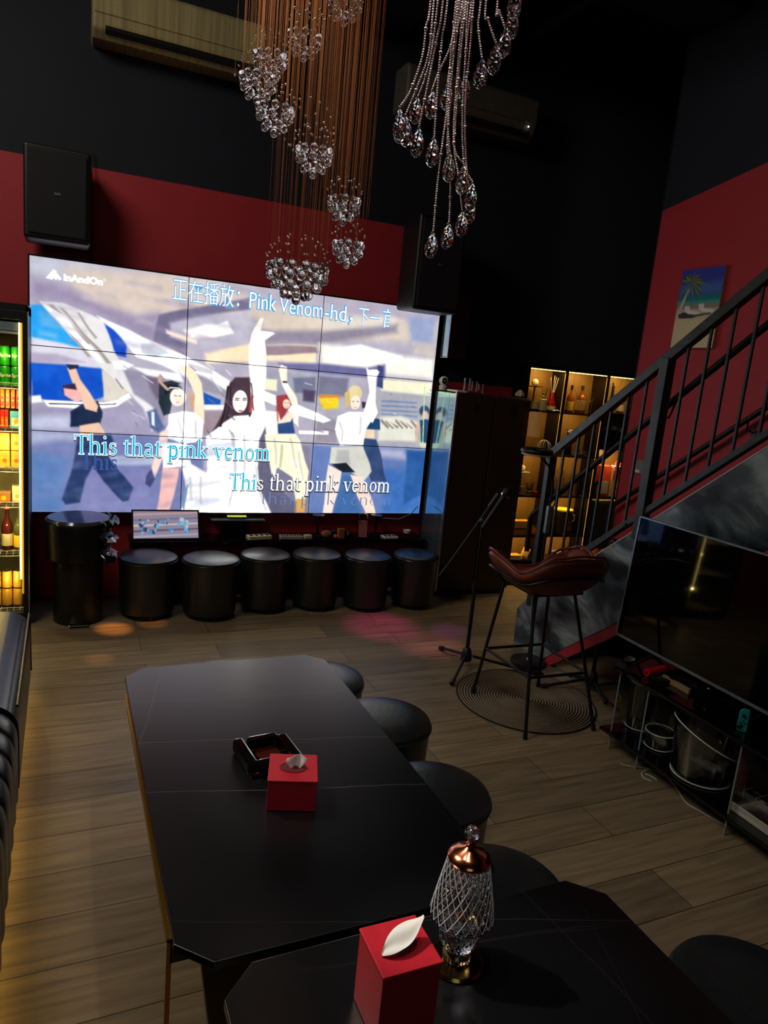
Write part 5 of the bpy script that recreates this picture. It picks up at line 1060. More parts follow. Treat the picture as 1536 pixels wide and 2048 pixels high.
# floor platform stone seen under the first flight
struct('trim_7', G().box(3.03, 3.55, 3.25, 3.72, 0, .02), M('greenish_grey_stone', (96, 104, 92), .35))
def railpts(y0, z0, y1, z1): return y0, z0, y1, z1
t = thing('stair_railing', 'black steel stair railing with square posts and thin balusters', 'railing', (XS+.015, 3.0, 0)); ox, oy = XS+.015, 3.0
def bar(g, y0, z0, y1, z1, w, x=0, wx=None):
    wx = wx or w; d = Vector((0, y1-y0, z1-z0)).normalized(); nrm = Vector((0, -d.z, d.y))*w/2
    a0, a1 = Vector((0, y0-oy, z0)), Vector((0, y1-oy, z1))
    vs = [p+nrm*s_+Vector((x+xx*wx/2, 0, 0)) for p in (a0, a1) for s_ in (-1, 1) for xx in (-1, 1)]
    g.add(vs, [(0, 1, 3, 2), (4, 6, 7, 5), (0, 4, 5, 1), (2, 3, 7, 6), (0, 2, 6, 4), (1, 5, 7, 3)])
A = lambda y: 1.405+.735*(3.91-y)
D = lambda y: 1.215+.785*(2.97-y)
build('top_rail', (lambda g: (bar(g, 3.925, A(3.925)-.01, .62, A(.62), .052, wx=.05), g)[1])(G()), RAIL, t, bevel=.003)
build('bottom_rail', (lambda g: (bar(g, 3.90, D(3.90), .62, D(.62), .034, wx=.04), g)[1])(G()), RAIL, t, bevel=.003)
for y, w, zb in ((3.905, .045, top(3.905)), (3.005, .06, top(3.005)), (1.35, .06, top(1.35))):
    build('post', G().box(-w/2, w/2, y-oy-w/2, y-oy+w/2, zb-.06, A(y)-.005), RAIL, t, bevel=.003)
ys = [3.905-.1286*k for k in range(1, 7)]+[3.005-.1286*k for k in range(1, 13)]+[1.35-.1286*k for k in range(1, 6)]
for y in ys: build('baluster', G().box(-.007, .007, y-oy-.007, y-oy+.007, D(y), A(y)-.02), RAIL, t, bevel=.0015)
hr = G().tube([(.075, 4.13-oy, .66), (.075, 4.14-oy, .90), (.075, 4.12-oy, .935), (.075, 2.44-oy, .935+.80*1.68), (.075, .7-oy, .935+.80*3.42)], .019, 14)
h_ = build('inner_handrail', hr, METAL_BLK, t, smooth=True)
for y in (3.905, 3.005, 1.35):
    z = .935+.80*(4.12-y); build('bracket', G().tube([(.0, y-oy, z-.09), (.075, y-oy, z-.085), (.075, y-oy-.03, z-.0)], .006, 8), METAL_BLK, h_, smooth=True)
t = thing('wall_handrail', 'round black handrail fixed to the red wall behind the stairs', 'handrail', (XR-.075, 3.6, 0)); oy = 3.6
build('rail', G().tube([(0, 4.36-oy, .72), (0, 4.365-oy, .93), (0, 4.34-oy, .965), (0, 1.0-oy, .965+.735*3.34)], .019, 14), METAL_BLK, t, smooth=True)
for y in (4.05, 3.25, 2.3, 1.4):
    z = .965+.735*(4.34-y); build('bracket', G().tube([(0, y-oy, z-.015), (.005, y-oy, z-.07), (.073, y-oy, z-.09)], .006, 8).cyl((.065, y-oy, z-.09), (.0745, y-oy, z-.09), .025, n=16), METAL_BLK, t, smooth=True)
# oranges on a tread
for i, (u, v, r) in enumerate(((1186, 1106, .045), (1172, 1110, .035), (1208, 1108, .036))):
    p = at_x(u, v, 3.12+.03*i); tt = thing('orange_fruit', ('largest orange on the stair tread behind the chair', 'orange on the stair tread, leftmost of the three', 'orange on the stair tread, rightmost of the three')[i], 'orange', (p.x, p.y, p.z-r), group='oranges on the stairs')
    build('fruit', G().lathe([(0, 0), (r*.5, r*.08), (r*.9, r*.5), (r, r), (r*.85, r*1.5), (r*.45, r*1.85), (0, r*1.88)], 20), M('orange_peel', (235, 105, 45), .45, scale=120, bump=.3), tt, smooth=True); build('stem', G().cyl((0, 0, r*1.8), (0, 0, r*2), .003, n=6), M('stem_green', (50, 80, 30), .6), tt)
# beach canvas on the red wall
py0, py1, pz0, pz1 = 3.68, 4.055, 2.215, 2.76
t = thing('canvas_picture', 'tall beach photo canvas with palm and two loungers on the red wall', 'picture', (XR, (py0+py1)/2, pz0)); w = (py1-py0)/2; h = pz1-pz0
build('stretcher', G().box(-.032, -.001, -w, w, 0, h), M('canvas_edge', (196, 150, 100), .7), t)
c3 = Canvas(120, 174, (60, 70, 175), .69)
c3.poly([(0, 0), (1, 0), (1, .32), (0, .32)], (52, 62, 170), .02); c3.poly([(0, .2), (1, .18), (1, .33), (0, .33)], (70, 110, 190), .06)
c3.poly([(-.1, .335), (1.1, .315), (1.1, .47), (-.1, .47)], (22, 118, 140), .01); c3.poly([(-.1, .41), (1.1, .40), (1.1, .50), (-.1, .48)], (70, 165, 160), .03)
c3.poly([(-.1, .48), (1.1, .455), (1.1, 1.1), (-.1, 1.1)], (205, 188, 160), .012); c3.poly([(-.1, .455), (1.1, .44), (1.1, .50), (-.1, .51)], (150, 138, 124), .02)
c3.poly([(-.1, .64), (1.1, .62), (1.1, 1.1), (-.1, 1.1)], (226, 206, 168), .04)
c3.poly([(.02, .56), (.10, .42), (.20, .25), (.25, .26), (.16, .44), (.06, .60)], (206, 190, 176), .008)
for k in range(26):
    aa = -2.8+5.2*k/25; L_ = .22+.12*random.random(); cx_, cy_ = .25, .16; ex, ey = cx_+L_*math.cos(aa)*1.25, cy_+L_*math.sin(aa)*.75+.07
    c3.poly([(cx_, cy_-.012), (cx_+(ex-cx_)*.5, cy_+(ey-cy_)*.5-.02), (ex, ey), (cx_+(ex-cx_)*.5, cy_+(ey-cy_)*.5+.02)], ((70, 96, 62), (112, 128, 84), (58, 82, 66), (140, 150, 96))[k % 4], .006)
c3.poly([(.06, .58), (.18, .545), (.55, .60), (.40, .625), (.10, .625)], (60, 50, 58), .006); c3.poly([(.45, .585), (.80, .565), (.85, .58), (.55, .60)], (70, 60, 62), .006)
for dx, dy in ((0, 0), (.33, -.02)):
    c3.poly([(.19+dx, .47+dy), (.31+dx, .465+dy), (.34+dx, .54+dy), (.22+dx, .545+dy)], (232, 226, 224), .005); c3.poly([(.22+dx, .53+dy), (.34+dx, .525+dy), (.58+dx, .55+dy), (.55+dx, .575+dy), (.30+dx, .57+dy)], (240, 234, 230), .005)
painted_grid('beach_print', c3.linear(), 0, 120, 0, 174, 0, 1, 0, 1, lambda u, v: (-.0335, w-2*w*u, h-h*v), paint_mat('beach_print', 0, .5), t)
t = thing('switch_plate', 'small grey control plate on the red wall behind the railing', 'switch', (XR, 4.18, 1.25)); build('plate', G().box(-.012, -.0005, -.05, .05, 0, .11), M('grey_plate', (120, 125, 125), .4), t, bevel=.003); build('display', G().box(-.0135, -.0118, -.0, .045, .008, .03), WHITE, t)
# ------------------------------------------------------------------ rug
def rug_mat():
    m = bpy.data.materials.new('braided_black_and_tan_rings'); m.use_nodes = True; n = m.node_tree.nodes; l = m.node_tree.links; b = n['Principled BSDF']
    tc = n.new('ShaderNodeTexCoord'); ln = n.new('ShaderNodeVectorMath'); ln.operation = 'LENGTH'; l.new(tc.outputs['Object'], ln.inputs[0])
    mu = n.new('ShaderNodeMath'); mu.operation = 'MULTIPLY'; mu.inputs[1].default_value = 2*PI/.0165; l.new(ln.outputs['Value'], mu.inputs[0]); si = n.new('ShaderNodeMath'); si.operation = 'SINE'; l.new(mu.outputs[0], si.inputs[0])
    mr = n.new('ShaderNodeMapRange'); mr.inputs[1].default_value = -.2; mr.inputs[2].default_value = .2; l.new(si.outputs[0], mr.inputs[0])
    nz = n.new('ShaderNodeTexNoise'); nz.inputs['Scale'].default_value = 160; l.new(tc.outputs['Object'], nz.inputs[0])
    mx = n.new('ShaderNodeMix'); mx.data_type = 'RGBA'; mx.inputs[6].default_value = (*lin((20, 18, 16)), 1); mx.inputs[7].default_value = (*lin((176, 152, 120)), 1); l.new(mr.outputs[0], mx.inputs[0])
    m2 = n.new('ShaderNodeMix'); m2.data_type = 'RGBA'; m2.blend_type = 'MULTIPLY'; m2.inputs[0].default_value = .6; l.new(mx.outputs[2], m2.inputs[6]); l.new(nz.outputs['Fac'], m2.inputs[7]); l.new(m2.outputs[2], b.inputs['Base Color'])
    b.inputs['Roughness'].default_value = .85; return m
RC = (2.53, 3.20); RR = .41
prof = [(.0, .004)]
kk = int(RR/.00825)
for i in range(1, kk*4+1): r = i*RR/(kk*4); prof.append((r, .0075+.0022*math.cos(2*PI*r/.00825)))
prof += [(RR+.004, .006), (RR+.004, 0), (0, 0)]
t = thing('round_rug', 'round braided rug with thin black and tan rings under the bar chair', 'rug', (*RC, 0)); build('rug', G().lathe(prof, 72), rug_mat(), t, smooth=True)
build('edge_binding', G().tube([(RR*math.cos(k*PI/36), RR*math.sin(k*PI/36), .006) for k in range(72)], .006, 6, True), M('black_binding', (16, 15, 14), .8), t, smooth=True)
# ------------------------------------------------------------------ bar chair
cx, cy = 2.475, 3.07; t = thing('bar_chair', 'brown leather bucket bar chair on thin black legs standing on the rug', 'chair', (cx, cy, 0))
feet = {'nl': (2.25, 2.80), 'nr': (2.70, 2.785), 'fl': (2.25, 3.34), 'fr': (2.71, 3.32)}; tops = {'nl': (2.335, 3.0), 'nr': (2.60, 2.99), 'fl': (2.30, 3.24), 'fr': (2.62, 3.24)}
rz_ = .31
rp = {}
for k, (x, y) in feet.items():
    z0 = .012 if math.hypot(x-RC[0], y-RC[1]) < RR+.01 else 0
    tx, ty = tops[k]; l_ = build('leg', G().tube([(x-cx, y-cy, z0+.012), (tx-cx, ty-cy, .735)], .0095, 12), METAL_BLK, t, smooth=True)
    build('rubber_foot', G().cyl((x-cx, y-cy, z0), (x-cx+(tx-x)*.03, y-cy+(ty-y)*.03, z0+.03), .0125, n=12), PLAST_BLK, l_, smooth=True)
    f = rz_/.735; rp[k] = (x+(tx-x)*f-cx, y+(ty-y)*f-cy, rz_)
for p, q in (('nl', 'nr'), ('nr', 'fr'), ('fr', 'fl'), ('fl', 'nl')): build('footrest_bar', G().tube([rp[p], rp[q]], .0085, 10), METAL_BLK, t, smooth=True)
# shell: rings from the seat centre out to the rim
def kint(K, d):
    for (a0, z0), (a1, z1) in zip(K, K[1:]):
        if a0 <= d <= a1: f = (d-a0)/(a1-a0); f = f*f*(3-2*f); return z0+(z1-z0)*f
def dang(a_): return abs((math.degrees(a_)-90+180) % 360-180)   # 0 at the front (+Y)
def rimz(a_): return kint([(0, .80), (20, .805), (48, .90), (66, .935), (112, .868), (150, .975), (180, .985)], dang(a_))
def rimr(a_):
    d = dang(a_); ca, sa = abs(math.sin(math.radians(d))), abs(math.cos(math.radians(d)))
    back = 1/((ca/.285)**3+(sa/.25)**3)**(1/3)
    return back if d > 100 else kint([(0, .22), (30, .26), (58, .35), (100, 1/((math.sin(math.radians(100))/.285)**3+(abs(math.cos(math.radians(100)))/.25)**3)**(1/3))], d)
P = []; na = 64
for i in range(13):
    s_ = i/12; row = []
    for j in range(na+1):
        a_ = 2*PI*j/na; zr, R0 = rimz(a_), rimr(a_)
        r = R0*(s_**.85 if s_ < 1 else 1); z = .765+(zr-.765)*max(0, (s_-.45)/.55)**1.7+.0*s_
        row.append((r*math.cos(a_)*1.0, r*math.sin(a_)*.96, z))
    P.append(row)
build('seat_shell', G().grid(P), LEATHER_BR, t, smooth=80, solid=.038, sub=1)
rim = [(P[-1][j][0], P[-1][j][1], P[-1][j][2]+.012) for j in range(na)]
build('rim_piping', G().tube(rim, .008, 8, True), LEATHER_BR, t, smooth=True)
build('seat_cushion', G().lathe([(0, .775), (.15, .778), (.185, .79), (.19, .805), (.16, .82), (0, .828)], 40), LEATHER_BR, t, smooth=True)
fr = [(P[8][j][0]*1.10, P[8][j][1]*1.12, P[8][j][2]+.0) for j in range(na) if 30 < abs((360*j/na-90+180) % 360-180)]
j0 = [j for j in range(na) if abs((360*j/na-90+180) % 360-180) >= 48]
order = sorted(j0, key=lambda j: (360*j/na-90) % 360)
loop = [(1.13*P[10][j][0], 1.13*P[10][j][1], P[10][j][2]-.01) for j in order]
fl = (tops['fl'][0]-cx, tops['fl'][1]-cy, .735); frr = (tops['fr'][0]-cx, tops['fr'][1]-cy, .735)
build('frame_tube', G().tube([fl]+loop+[frr], .0095, 10), METAL_BLK, t, smooth=True)
build('under_frame', G().box(-.16, .17, -.10, .19, .732, .748), METAL_BLK, t, bevel=.003)
# ------------------------------------------------------------------ microphone stands
def mic_stand(hub, tips, ztop, joint, boom0, boom1, label, mic=None):
    t = thing('microphone_stand', label, 'microphone stand', (hub[0], hub[1], 0)); L = lambda p: (p[0]-hub[0], p[1]-hub[1], p[2])
    build('pole', G().cyl((0, 0, .05), (0, 0, ztop*.55), .0125, n=14).cyl((0, 0, ztop*.55), (0, 0, ztop), .009, n=14), METAL_BLK, t, smooth=True)
    build('hub', G().lathe([(.016, .045), (.036, .055), (.036, .085), (.026, .13), (.016, .14)], 20), PLAST_BLK, t, smooth=True)
    build('collar', G().cyl((0, 0, ztop*.55-.03), (0, 0, ztop*.55+.03), .017, n=14), PLAST_BLK, t, smooth=True)
    for x, y in tips:
        d = Vector((x-hub[0], y-hub[1], 0)); l_ = build('leg', G().tube([(d.x*.08, d.y*.08, .085), (d.x*.93, d.y*.93, .022)], .0095, 10), METAL_BLK, t, smooth=True); build('rubber_foot', G().tube([(d.x*.88, d.y*.88, .026), (d.x, d.y, .016)], .0155, 12), PLAST_BLK, l_, smooth=True)
    build('clutch', G().sphere((0, 0, ztop), .024, 14, 10).cyl((0, -.045, ztop), (0, .03, ztop), .01, n=10).box(-.006, .006, -.06, -.045, ztop-.03, ztop+.03), PLAST_BLK, t, smooth=True)
    bo = build('boom', G().tube([L(boom0), L(boom1)], .0065, 10), CHROME if mic else METAL_BLK, t, smooth=True)
    d = (Vector(boom1)-Vector(boom0)).normalized(); cwp = Vector(boom0)
    build('boom_weight', G().tube([L(cwp), L(cwp+d*.07)], .0085, 12), METAL_BLK, bo, smooth=True)
    e = Vector(boom1); build('clip', G().tube([L(e-d*.07), L(e+d*.03)], .015, 12), PLAST_BLK, bo, smooth=True)
    return t, d
jt = at_y(966, 1042, 3.70); hub = at_z(943, 1305, .09)
b0 = at_y(880, 1152, 3.78); b1 = at_y(992, 996, 3.68)
ms, d = mic_stand((jt.x, 3.70), [tuple(at_z(880, 1297, .01))[:2], tuple(at_z(903, 1370, .01))[:2], tuple(at_z(1086, 1352, .01))[:2]], jt.z, jt, b0, b1, 'black boom microphone stand left of the bar chair holding a microphone')
m0 = at_y(962, 1044, 3.66); mA, mB = at_y(966, 1056, 3.65), at_y(1026, 968, 3.62); dv = (mB-mA).normalized(); mid = mA+dv*(mB-mA).length*.72
t = thing('microphone', 'black handheld microphone clipped on the left boom stand', 'microphone', mA)
build('handle', G().tube([(0, 0, 0), tuple((mid-mA)*.5), tuple(mid-mA)], [.013, .0155, .021], 18), M('black_satin_metal', (30, 31, 33), .3, .6), t, smooth=True)
build('head', G().tube([tuple(mid-mA), tuple(mid-mA+dv*.012), tuple(mid-mA+dv*.04), tuple(mid-mA+dv*.058)], [.021, .029, .027, .012], 20), M('black_mesh_grille', (26, 26, 28), .5, .5, scale=300, bump=.8), t, smooth=True)
build('ring', G().tube([tuple(mid-mA-dv*.002), tuple(mid-mA+dv*.010)], [.027, .030], 20), CHROME, t, smooth=True)
h2_ = at_z(1166, 1345, .09); j2 = at_y(1196, 1085, 3.20)
ms2, d2 = mic_stand((h2_.x, 3.20), [tuple(at_z(1082, 1374, .012))[:2], (h2_.x-.03, 3.02), (h2_.x+.01, 3.42)], j2.z, j2, at_y(1155, 1118, 3.22), at_y(1246, 1056, 2.96), 'black microphone stand behind the bar chair next to the television')
# ------------------------------------------------------------------ ring light on a stand
lb_ = at_z(1055, 1327, 0); t = thing('ring_light_stand', 'black ring light on a gooseneck stand with round base behind the bar chair', 'ring light', (lb_.x, lb_.y, 0)); X0, Y0 = lb_.x, lb_.y
build('base', G().lathe([(.115, 0), (.118, .006), (.116, .026), (.10, .034), (0, .036)], 40), PLAST_BLK, t, smooth=True); build('screw_cap', G().lathe([(.014, .036), (.012, .046), (0, .05)], 16), CHROME, t, smooth=True)
pt = at_y(1102, 1000, Y0); rc = at_y(1074, 903, Y0)
build('pole', G().tube([(0, 0, .03), (0, 0, pt.z-.18)], .009, 12), METAL_BLK, t, smooth=True)
build('phone_clamp', G().box(-.016, .016, -.014, .014, pt.z-.22, pt.z-.04), M('grey_clamp', (120, 128, 132), .35, .3), t, bevel=.003)
pp = [(0, 0, pt.z-.18), (0, 0, pt.z-.04), (.005, 0, pt.z+.05), (-.005, 0, pt.z+.13), (-.05, 0, pt.z+.22), (rc.x-X0+.02, 0, rc.z-.02)]
build('gooseneck', G().tube(pp, .007, 10), METAL_BLK, t, smooth=True)
rcx = rc.x-X0
build('ring', G().tube([(rcx+.085*math.cos(k*PI/24), .085*math.sin(k*PI/24), rc.z) for k in range(48)], .019, 10, True), PLAST_BLK, t, smooth=True)
build('diffuser', G().tube([(rcx+.085*math.cos(k*PI/24), .085*math.sin(k*PI/24), rc.z-.012) for k in range(48)], .013, 8, True), WHITE, t, smooth=True)
build('crossbar', G().tube([(rcx-.07, 0, rc.z), (rcx+.07, 0, rc.z)], .006, 8).sphere((rcx+.02, 0, rc.z+.0), .012), METAL_BLK, t, smooth=True)
# ------------------------------------------------------------------ television, stand and things on it
TX = 2.79; t = thing('television', 'large black television standing on the glass stand by the stairs', 'television', (TX-.012, 2.21, .507)); t.rotation_euler.y = math.radians(3); TY = 2.21; zb, ztp = .545, 1.215; ya, yb2 = 1.58, 2.815
build('screen', G().box(-.004, .0, ya-TY+.01, yb2-TY-.01, zb-.5+.014, ztp-.5-.008), M('dark_screen_glass', (6, 7, 9), .035, var=.02, spec=.6), t)
build('bezel', G().box(-.008, .012, ya-TY, yb2-TY, zb-.5, zb-.5+.014).box(-.008, .012, ya-TY, yb2-TY, ztp-.5-.008, ztp-.5).box(-.008, .012, yb2-TY-.01, yb2-TY, zb-.5, ztp-.5).box(-.008, .012, ya-TY, ya-TY+.01, zb-.5, ztp-.5), M('dark_steel_bezel', (150, 165, 178), .3, .7), t)
build('back_shell', G().box(.0, .03, ya-TY+.002, yb2-TY-.002, zb-.5+.002, ztp-.5-.002).box(.03, .075, ya-TY+.15, yb2-TY-.15, .08, .5), PLAST_BLK, t, bevel=.003)
for y in (2.55, 1.9):
    build('foot', G().tube([(-.10, y-TY+.02, -.033), (0.01, y-TY, .03), (.12, y-TY+.02, -.033)], .008, 8), METAL_BLK, t, smooth=True)
sx0, sx1, s0, s1_ = 2.615, 2.965, 1.25, 2.66
t = thing('tv_stand', 'low television stand of black glass shelves on clear glass panels', 'tv stand', ((sx0+sx1)/2, (s0+s1_)/2, 0)); ox, oy = (sx0+sx1)/2, (s0+s1_)/2
build('top_shelf', G().box(sx0-ox, sx1-ox, s0-oy, s1_-oy, .445, .46), GLOSSBLK, t, bevel=.002)
build('lower_shelf', G().box(sx0-ox, sx1-ox, s0-oy, s1_-oy, .09, .105), GLOSSBLK, t, bevel=.002)
for y in (s1_-.06, 2.40, 1.86, 1.35): build('glass_panel', G().box(sx0-ox+.03, sx1-ox-.03, y-oy-.004, y-oy+.004, .0, .445), PANE, t)
for y in (s1_-.06, 2.40, 1.86, 1.35): build('panel_edge', G().box(sx0-ox+.027, sx0-ox+.030, y-oy-.004, y-oy+.004, .0, .445), M('bright_glass_edge', (120, 128, 124), .15), t)
ZT = .461
def onT(u, v): return at_z(u, v, ZT)
p = onT(1258, 1322); t = thing('silver_dish', 'small silver clip dish at the far end of the television stand', 'dish', p, .5); build('dish', G().lathe([(.03, 0), (.042, .006), (.045, .012), (.04, .01), (0, .004)], 24, sx=1, sy=.6), CHROME, t, smooth=True); build('wire', G().tube([(-.03, .01, .02), (.03, .015, .02)], .002, 6).tube([(-.03, .0, .016), (.035, .005, .016)], .002, 6), CHROME, t)
pa_, pb_ = onT(1293, 1352), onT(1338, 1342); dv_ = (pb_-pa_).normalized(); L_ = (pb_-pa_).length*.85
t = thing('red_tube', 'bright red plastic tube lying on the television stand', 'tube', pa_+Vector((0, 0, .019))); build('tube', G().tube([(0, 0, 0), tuple(dv_*L_)], .0185, 24), M('bright_red_plastic', (225, 24, 30), .35), t, smooth=True); build('cap', G().tube([tuple(-dv_*.006), (0, 0, 0)], [.0175, .0195], 24), M('bright_red_plastic'), t, smooth=True); build('cap_ring', G().tube([tuple(-dv_*.007+Vector((.0, 0, 0))), tuple(-dv_*.0062)], .009, 16), M('dark_red_rim'), t)
def dev(name, label, u, v, w, d, h, m, rz, cat, extra=None):
    p = onT(u, v); t = thing(name, label, cat, p, rz); build('case', G().box(-w/2, w/2, -d/2, d/2, .0005, h), m, t, bevel=min(h*.3, .006)); build('detail', G().box(-w*.3, w*.3, -d*.3, d*.3, h, h+.0015), extra or METAL_BLK, t); return t
dev('remote_control', 'black remote control lying beside the red tube', 1335, 1364, .045, .15, .018, PLAST_BLK, .9, 'remote', M('dull_silver'))
dev('game_console', 'small black game box on the television stand', 1372, 1372, .10, .14, .03, GLOSSBLK, .3, 'game console')
t = dev('router', 'black upright box under the television screen', 1425, 1392, .12, .12, .07, GLOSSBLK, .2, 'device'); build('light', G().box(-.062, -.060, -.01, 0, .05, .055), WHITE, t)
p = at_z(1400, 1360, .48); p.x = min(p.x, 2.76); tag(build('wooden_strip', G().box(p.x-.008, p.x+.008, p.y-.085, p.y+.085, ZT, ZT+.026), M('light_wood_strip', (170, 140, 100), .6)), 'short pale wooden strip just under the television', 'strip')
dev('game_box', 'dark flat console beside the teal controller', 1462, 1418, .10, .16, .035, GLOSSBLK, .05, 'game console')
p = onT(1482, 1462); t = thing('game_controller', 'teal handheld game controller standing on the television stand', 'controller', p)
TEAL = M('teal_plastic', (20, 150, 145), .4)
build('shell', G().prism([(-.014, .0), (.016, .0), (.020, .006), (.020, .098), (.016, .104), (-.006, .104), (-.018, .092), (-.020, .08), (-.020, .016), (-.018, .006)], 'y', -.008, .008), TEAL, t, bevel=.003)
for k, (dx, dz) in enumerate(((0, .03), (0, .05), (-.009, .04), (.009, .04))): build('button', G().cyl((dx, -.011, dz), (dx, -.007, dz), .0038, n=10), PLAST_BLK, t)
build('stick', G().cyl((0, -.014, .075), (0, -.007, .075), .008, n=14), PLAST_BLK, t)
t.rotation_euler.z = -.9
# clear buckets on the lower shelf
ZL = .106
def onL(u, v): return at_z(u, v, ZL)
def bucket(name, label, u, v, r, h, cat='bucket', group=None, base=None, slope=0, flare=1.08, m=None):
    p = onL(u, v); p.y = min(p.y, 2.6); t = thing(name, label, cat, (max(p.x, 2.60+r), p.y, ZL), group=group); m = m or ACR2; n = 40
    th = .003; pr = [(r*.96, 0), (r, .006), (r*flare, h), (r*flare-th, h), (r-th, .008), (0, .007)]
    b_ = build('bowl', G().lathe(pr, n), m, t, smooth=True)
    if slope:
        for vv in b_.data.vertices:
            if vv.co.z > h*.5: vv.co.z += slope*vv.co.x*-1+slope*.6*vv.co.y
    build('rim', G().tube([(r*flare*math.cos(2*PI*k/n), r*flare*math.sin(2*PI*k/n), h+(slope*-r*flare*math.cos(2*PI*k/n)+slope*.6*r*flare*math.sin(2*PI*k/n) if slope else 0)) for k in range(n)], .0032, 6, True), M('clear_rim_edge', (225, 228, 222), .15), t, smooth=True)
    build('foot_rim', G().tube([(r*math.cos(2*PI*k/n), r*math.sin(2*PI*k/n), .006) for k in range(n)], .003, 6, True), M('clear_rim_edge'), t, smooth=True)
    build('base', G().lathe([(r*.9, .001), (r*.98, .003), (r*.98, .016), (0, .017)], n), base or M('clear_pale_base', (205, 205, 190), .2), t, smooth=True)
    return t
bucket('clear_bucket', 'tall clear acrylic bucket at the far end of the lower shelf', 1270, 1450, .062, .26)
bucket('clear_tumbler', 'clear plastic tumbler behind the tall bucket on the lower shelf', 1312, 1440, .045, .20, 'glass')
t = bucket('clear_bowl', 'small clear bowl with pale bottom between the tall bucket and the ice tub', 1316, 1492, .068, .085, 'bowl', base=M('pale_yellow_base', (190, 180, 130), .4)); build('handle', G().tube([(-.03, .06, .09), (.0, .03, .115), (.05, .0, .09)], .003, 6), CHROME, t, smooth=True)
t = bucket('ice_tub', 'large clear scoop shaped ice tub on the lower shelf', 1400, 1548, .135, .20, 'ice tub', slope=.42, flare=1.16)
build('handle', G().tube([(.14, -.05, .17), (.15, 0, .10), (.14, .05, .17)], .006, 8), M('black_satin_metal'), t, smooth=True)
for i, (u, v) in enumerate(((1452, 1572), (1430, 1540))):
    p = onL(u, v); tt = thing('ice_tongs', ('black tongs hanging at the right rim of the ice tub', 'silver scoop inside the ice tub')[i], 'tongs', (p.x+.02, p.y-.02, ZL+.01)); build('arm', G().tube([(0, 0, .02), (.0, .01, .12), (.005, .0, .21)], .005, 8), (METAL_BLK, CHROME)[i], tt, smooth=True); build('arm', G().tube([(.015, 0, .02), (.018, .01, .12), (.005, .0, .21)], .005, 8), (METAL_BLK, CHROME)[i], tt, smooth=True)
t = thing('white_tray', 'white plastic tray at the near end of the lower shelf', 'tray', (2.78, 1.75, ZL)); build('tray', G().box(-.10, .10, -.13, .13, .0, .012).box(-.10, -.094, -.13, .13, .012, .04), M('grey_white_plastic', (190, 185, 170), .5), t, bevel=.002)
t = thing('clear_rack', 'clear plastic rack standing on the white tray', 'rack', (2.78, 1.76, ZL+.013)); build('side', G().box(-.08, -.077, -.09, .09, 0, .12), ACRYL, t); build('side', G().box(.077, .08, -.09, .09, 0, .12), ACRYL, t)
for k in range(4): build('rail', G().tube([(-.08, -.09+.06*k, .06), (-.08, -.09+.06*k, .10), (.08, -.09+.06*k, .10), (.08, -.09+.06*k, .06)], .002, 6), CHROME, t, smooth=True)
bottle('pink_glass', 'pink tinted glass jar behind the clear rack', (2.86, 1.72, ZL), [(.05, 0), (.055, .005), (.06, .22), (.056, .22), (.05, .008), (0, .007)], M('rose_glass', (240, 160, 160), .1, trans=.6), None, None, 'jar')
# cables on the floor
CBL = M('white_cable', (190, 186, 178), .5)
def floor_cable(pts, label, r=.0028, m=CBL):
    P = [at_z(u, v, r) for u, v in pts]; Q = []
    for i in range(len(P)-1):
        p0, p1, p2, p3 = P[max(0, i-1)], P[i], P[i+1], P[min(len(P)-1, i+2)]
        for k in range(6):
            f = k/6; Q.append(.5*((2*p1)+(p2-p0)*f+(2*p0-5*p1+4*p2-p3)*f*f+(3*p1-p0-3*p2+p3)*f**3))
    Q.append(P[-1]); tag(build('cable', G().tube(Q, r, 6), m, smooth=True), label, 'cable')
floor_cable([(1240, 1527), (1262, 1533), (1300, 1538), (1330, 1552), (1352, 1575), (1372, 1605), (1400, 1622), (1432, 1641), (1470, 1660)], 'thin white cable running along the floor beside the television stand')
floor_cable([(1303, 1562), (1288, 1556), (1284, 1545), (1300, 1540), (1312, 1543)], 'looped white cable end on the floor, left prong', .003)
floor_cable([(1314, 1560), (1302, 1552), (1290, 1548)], 'short white cable tip on the floor beside the loop', .003)
floor_cable([(1190, 1376), (1215, 1400), (1236, 1420)], 'dark flat cable on the floor behind the chair leg', .006, PLAST_BLK)
floor_cable([(1150, 1330), (1165, 1345), (1180, 1362)], 'black cable end under the stairs by the stand foot', .005, PLAST_BLK)
# ------------------------------------------------------------------ spiral crystal ball chandelier
D0 = 2.7; cc = at_d(607, 548, D0); CX, CY = cc.x, cc.y
CH = thing('spiral_chandelier', 'spiral chandelier of crystal ball clusters on many fine threads', 'chandelier', (CX, CY, 1.98)); CZ = 1.98
ZTOP = ZC-.06-CZ
build('ceiling_plate', G().lathe([(0, ZTOP), (.28, ZTOP), (.30, ZTOP+.012), (.30, ZTOP+.06), (0, ZTOP+.06)], 40), CHROME, CH, smooth=True)
rgt = Vector((R_[0], R_[1], 0)).normalized(); fwd = Vector((F_[0], F_[1], 0)).normalized()
cl = [(690, 8, 325, 31), (609, 82, 270, 31), (540, 122, 223, 31), (516, 166, 180, 34), (550, 228, 128, 36), (628, 312, 75, 36), (688, 410, 25, 33), (696, 497, 0, 32), (595, 548, None, 61)]
balls = []; beads = []; threads = []
rr = random.Random(11)
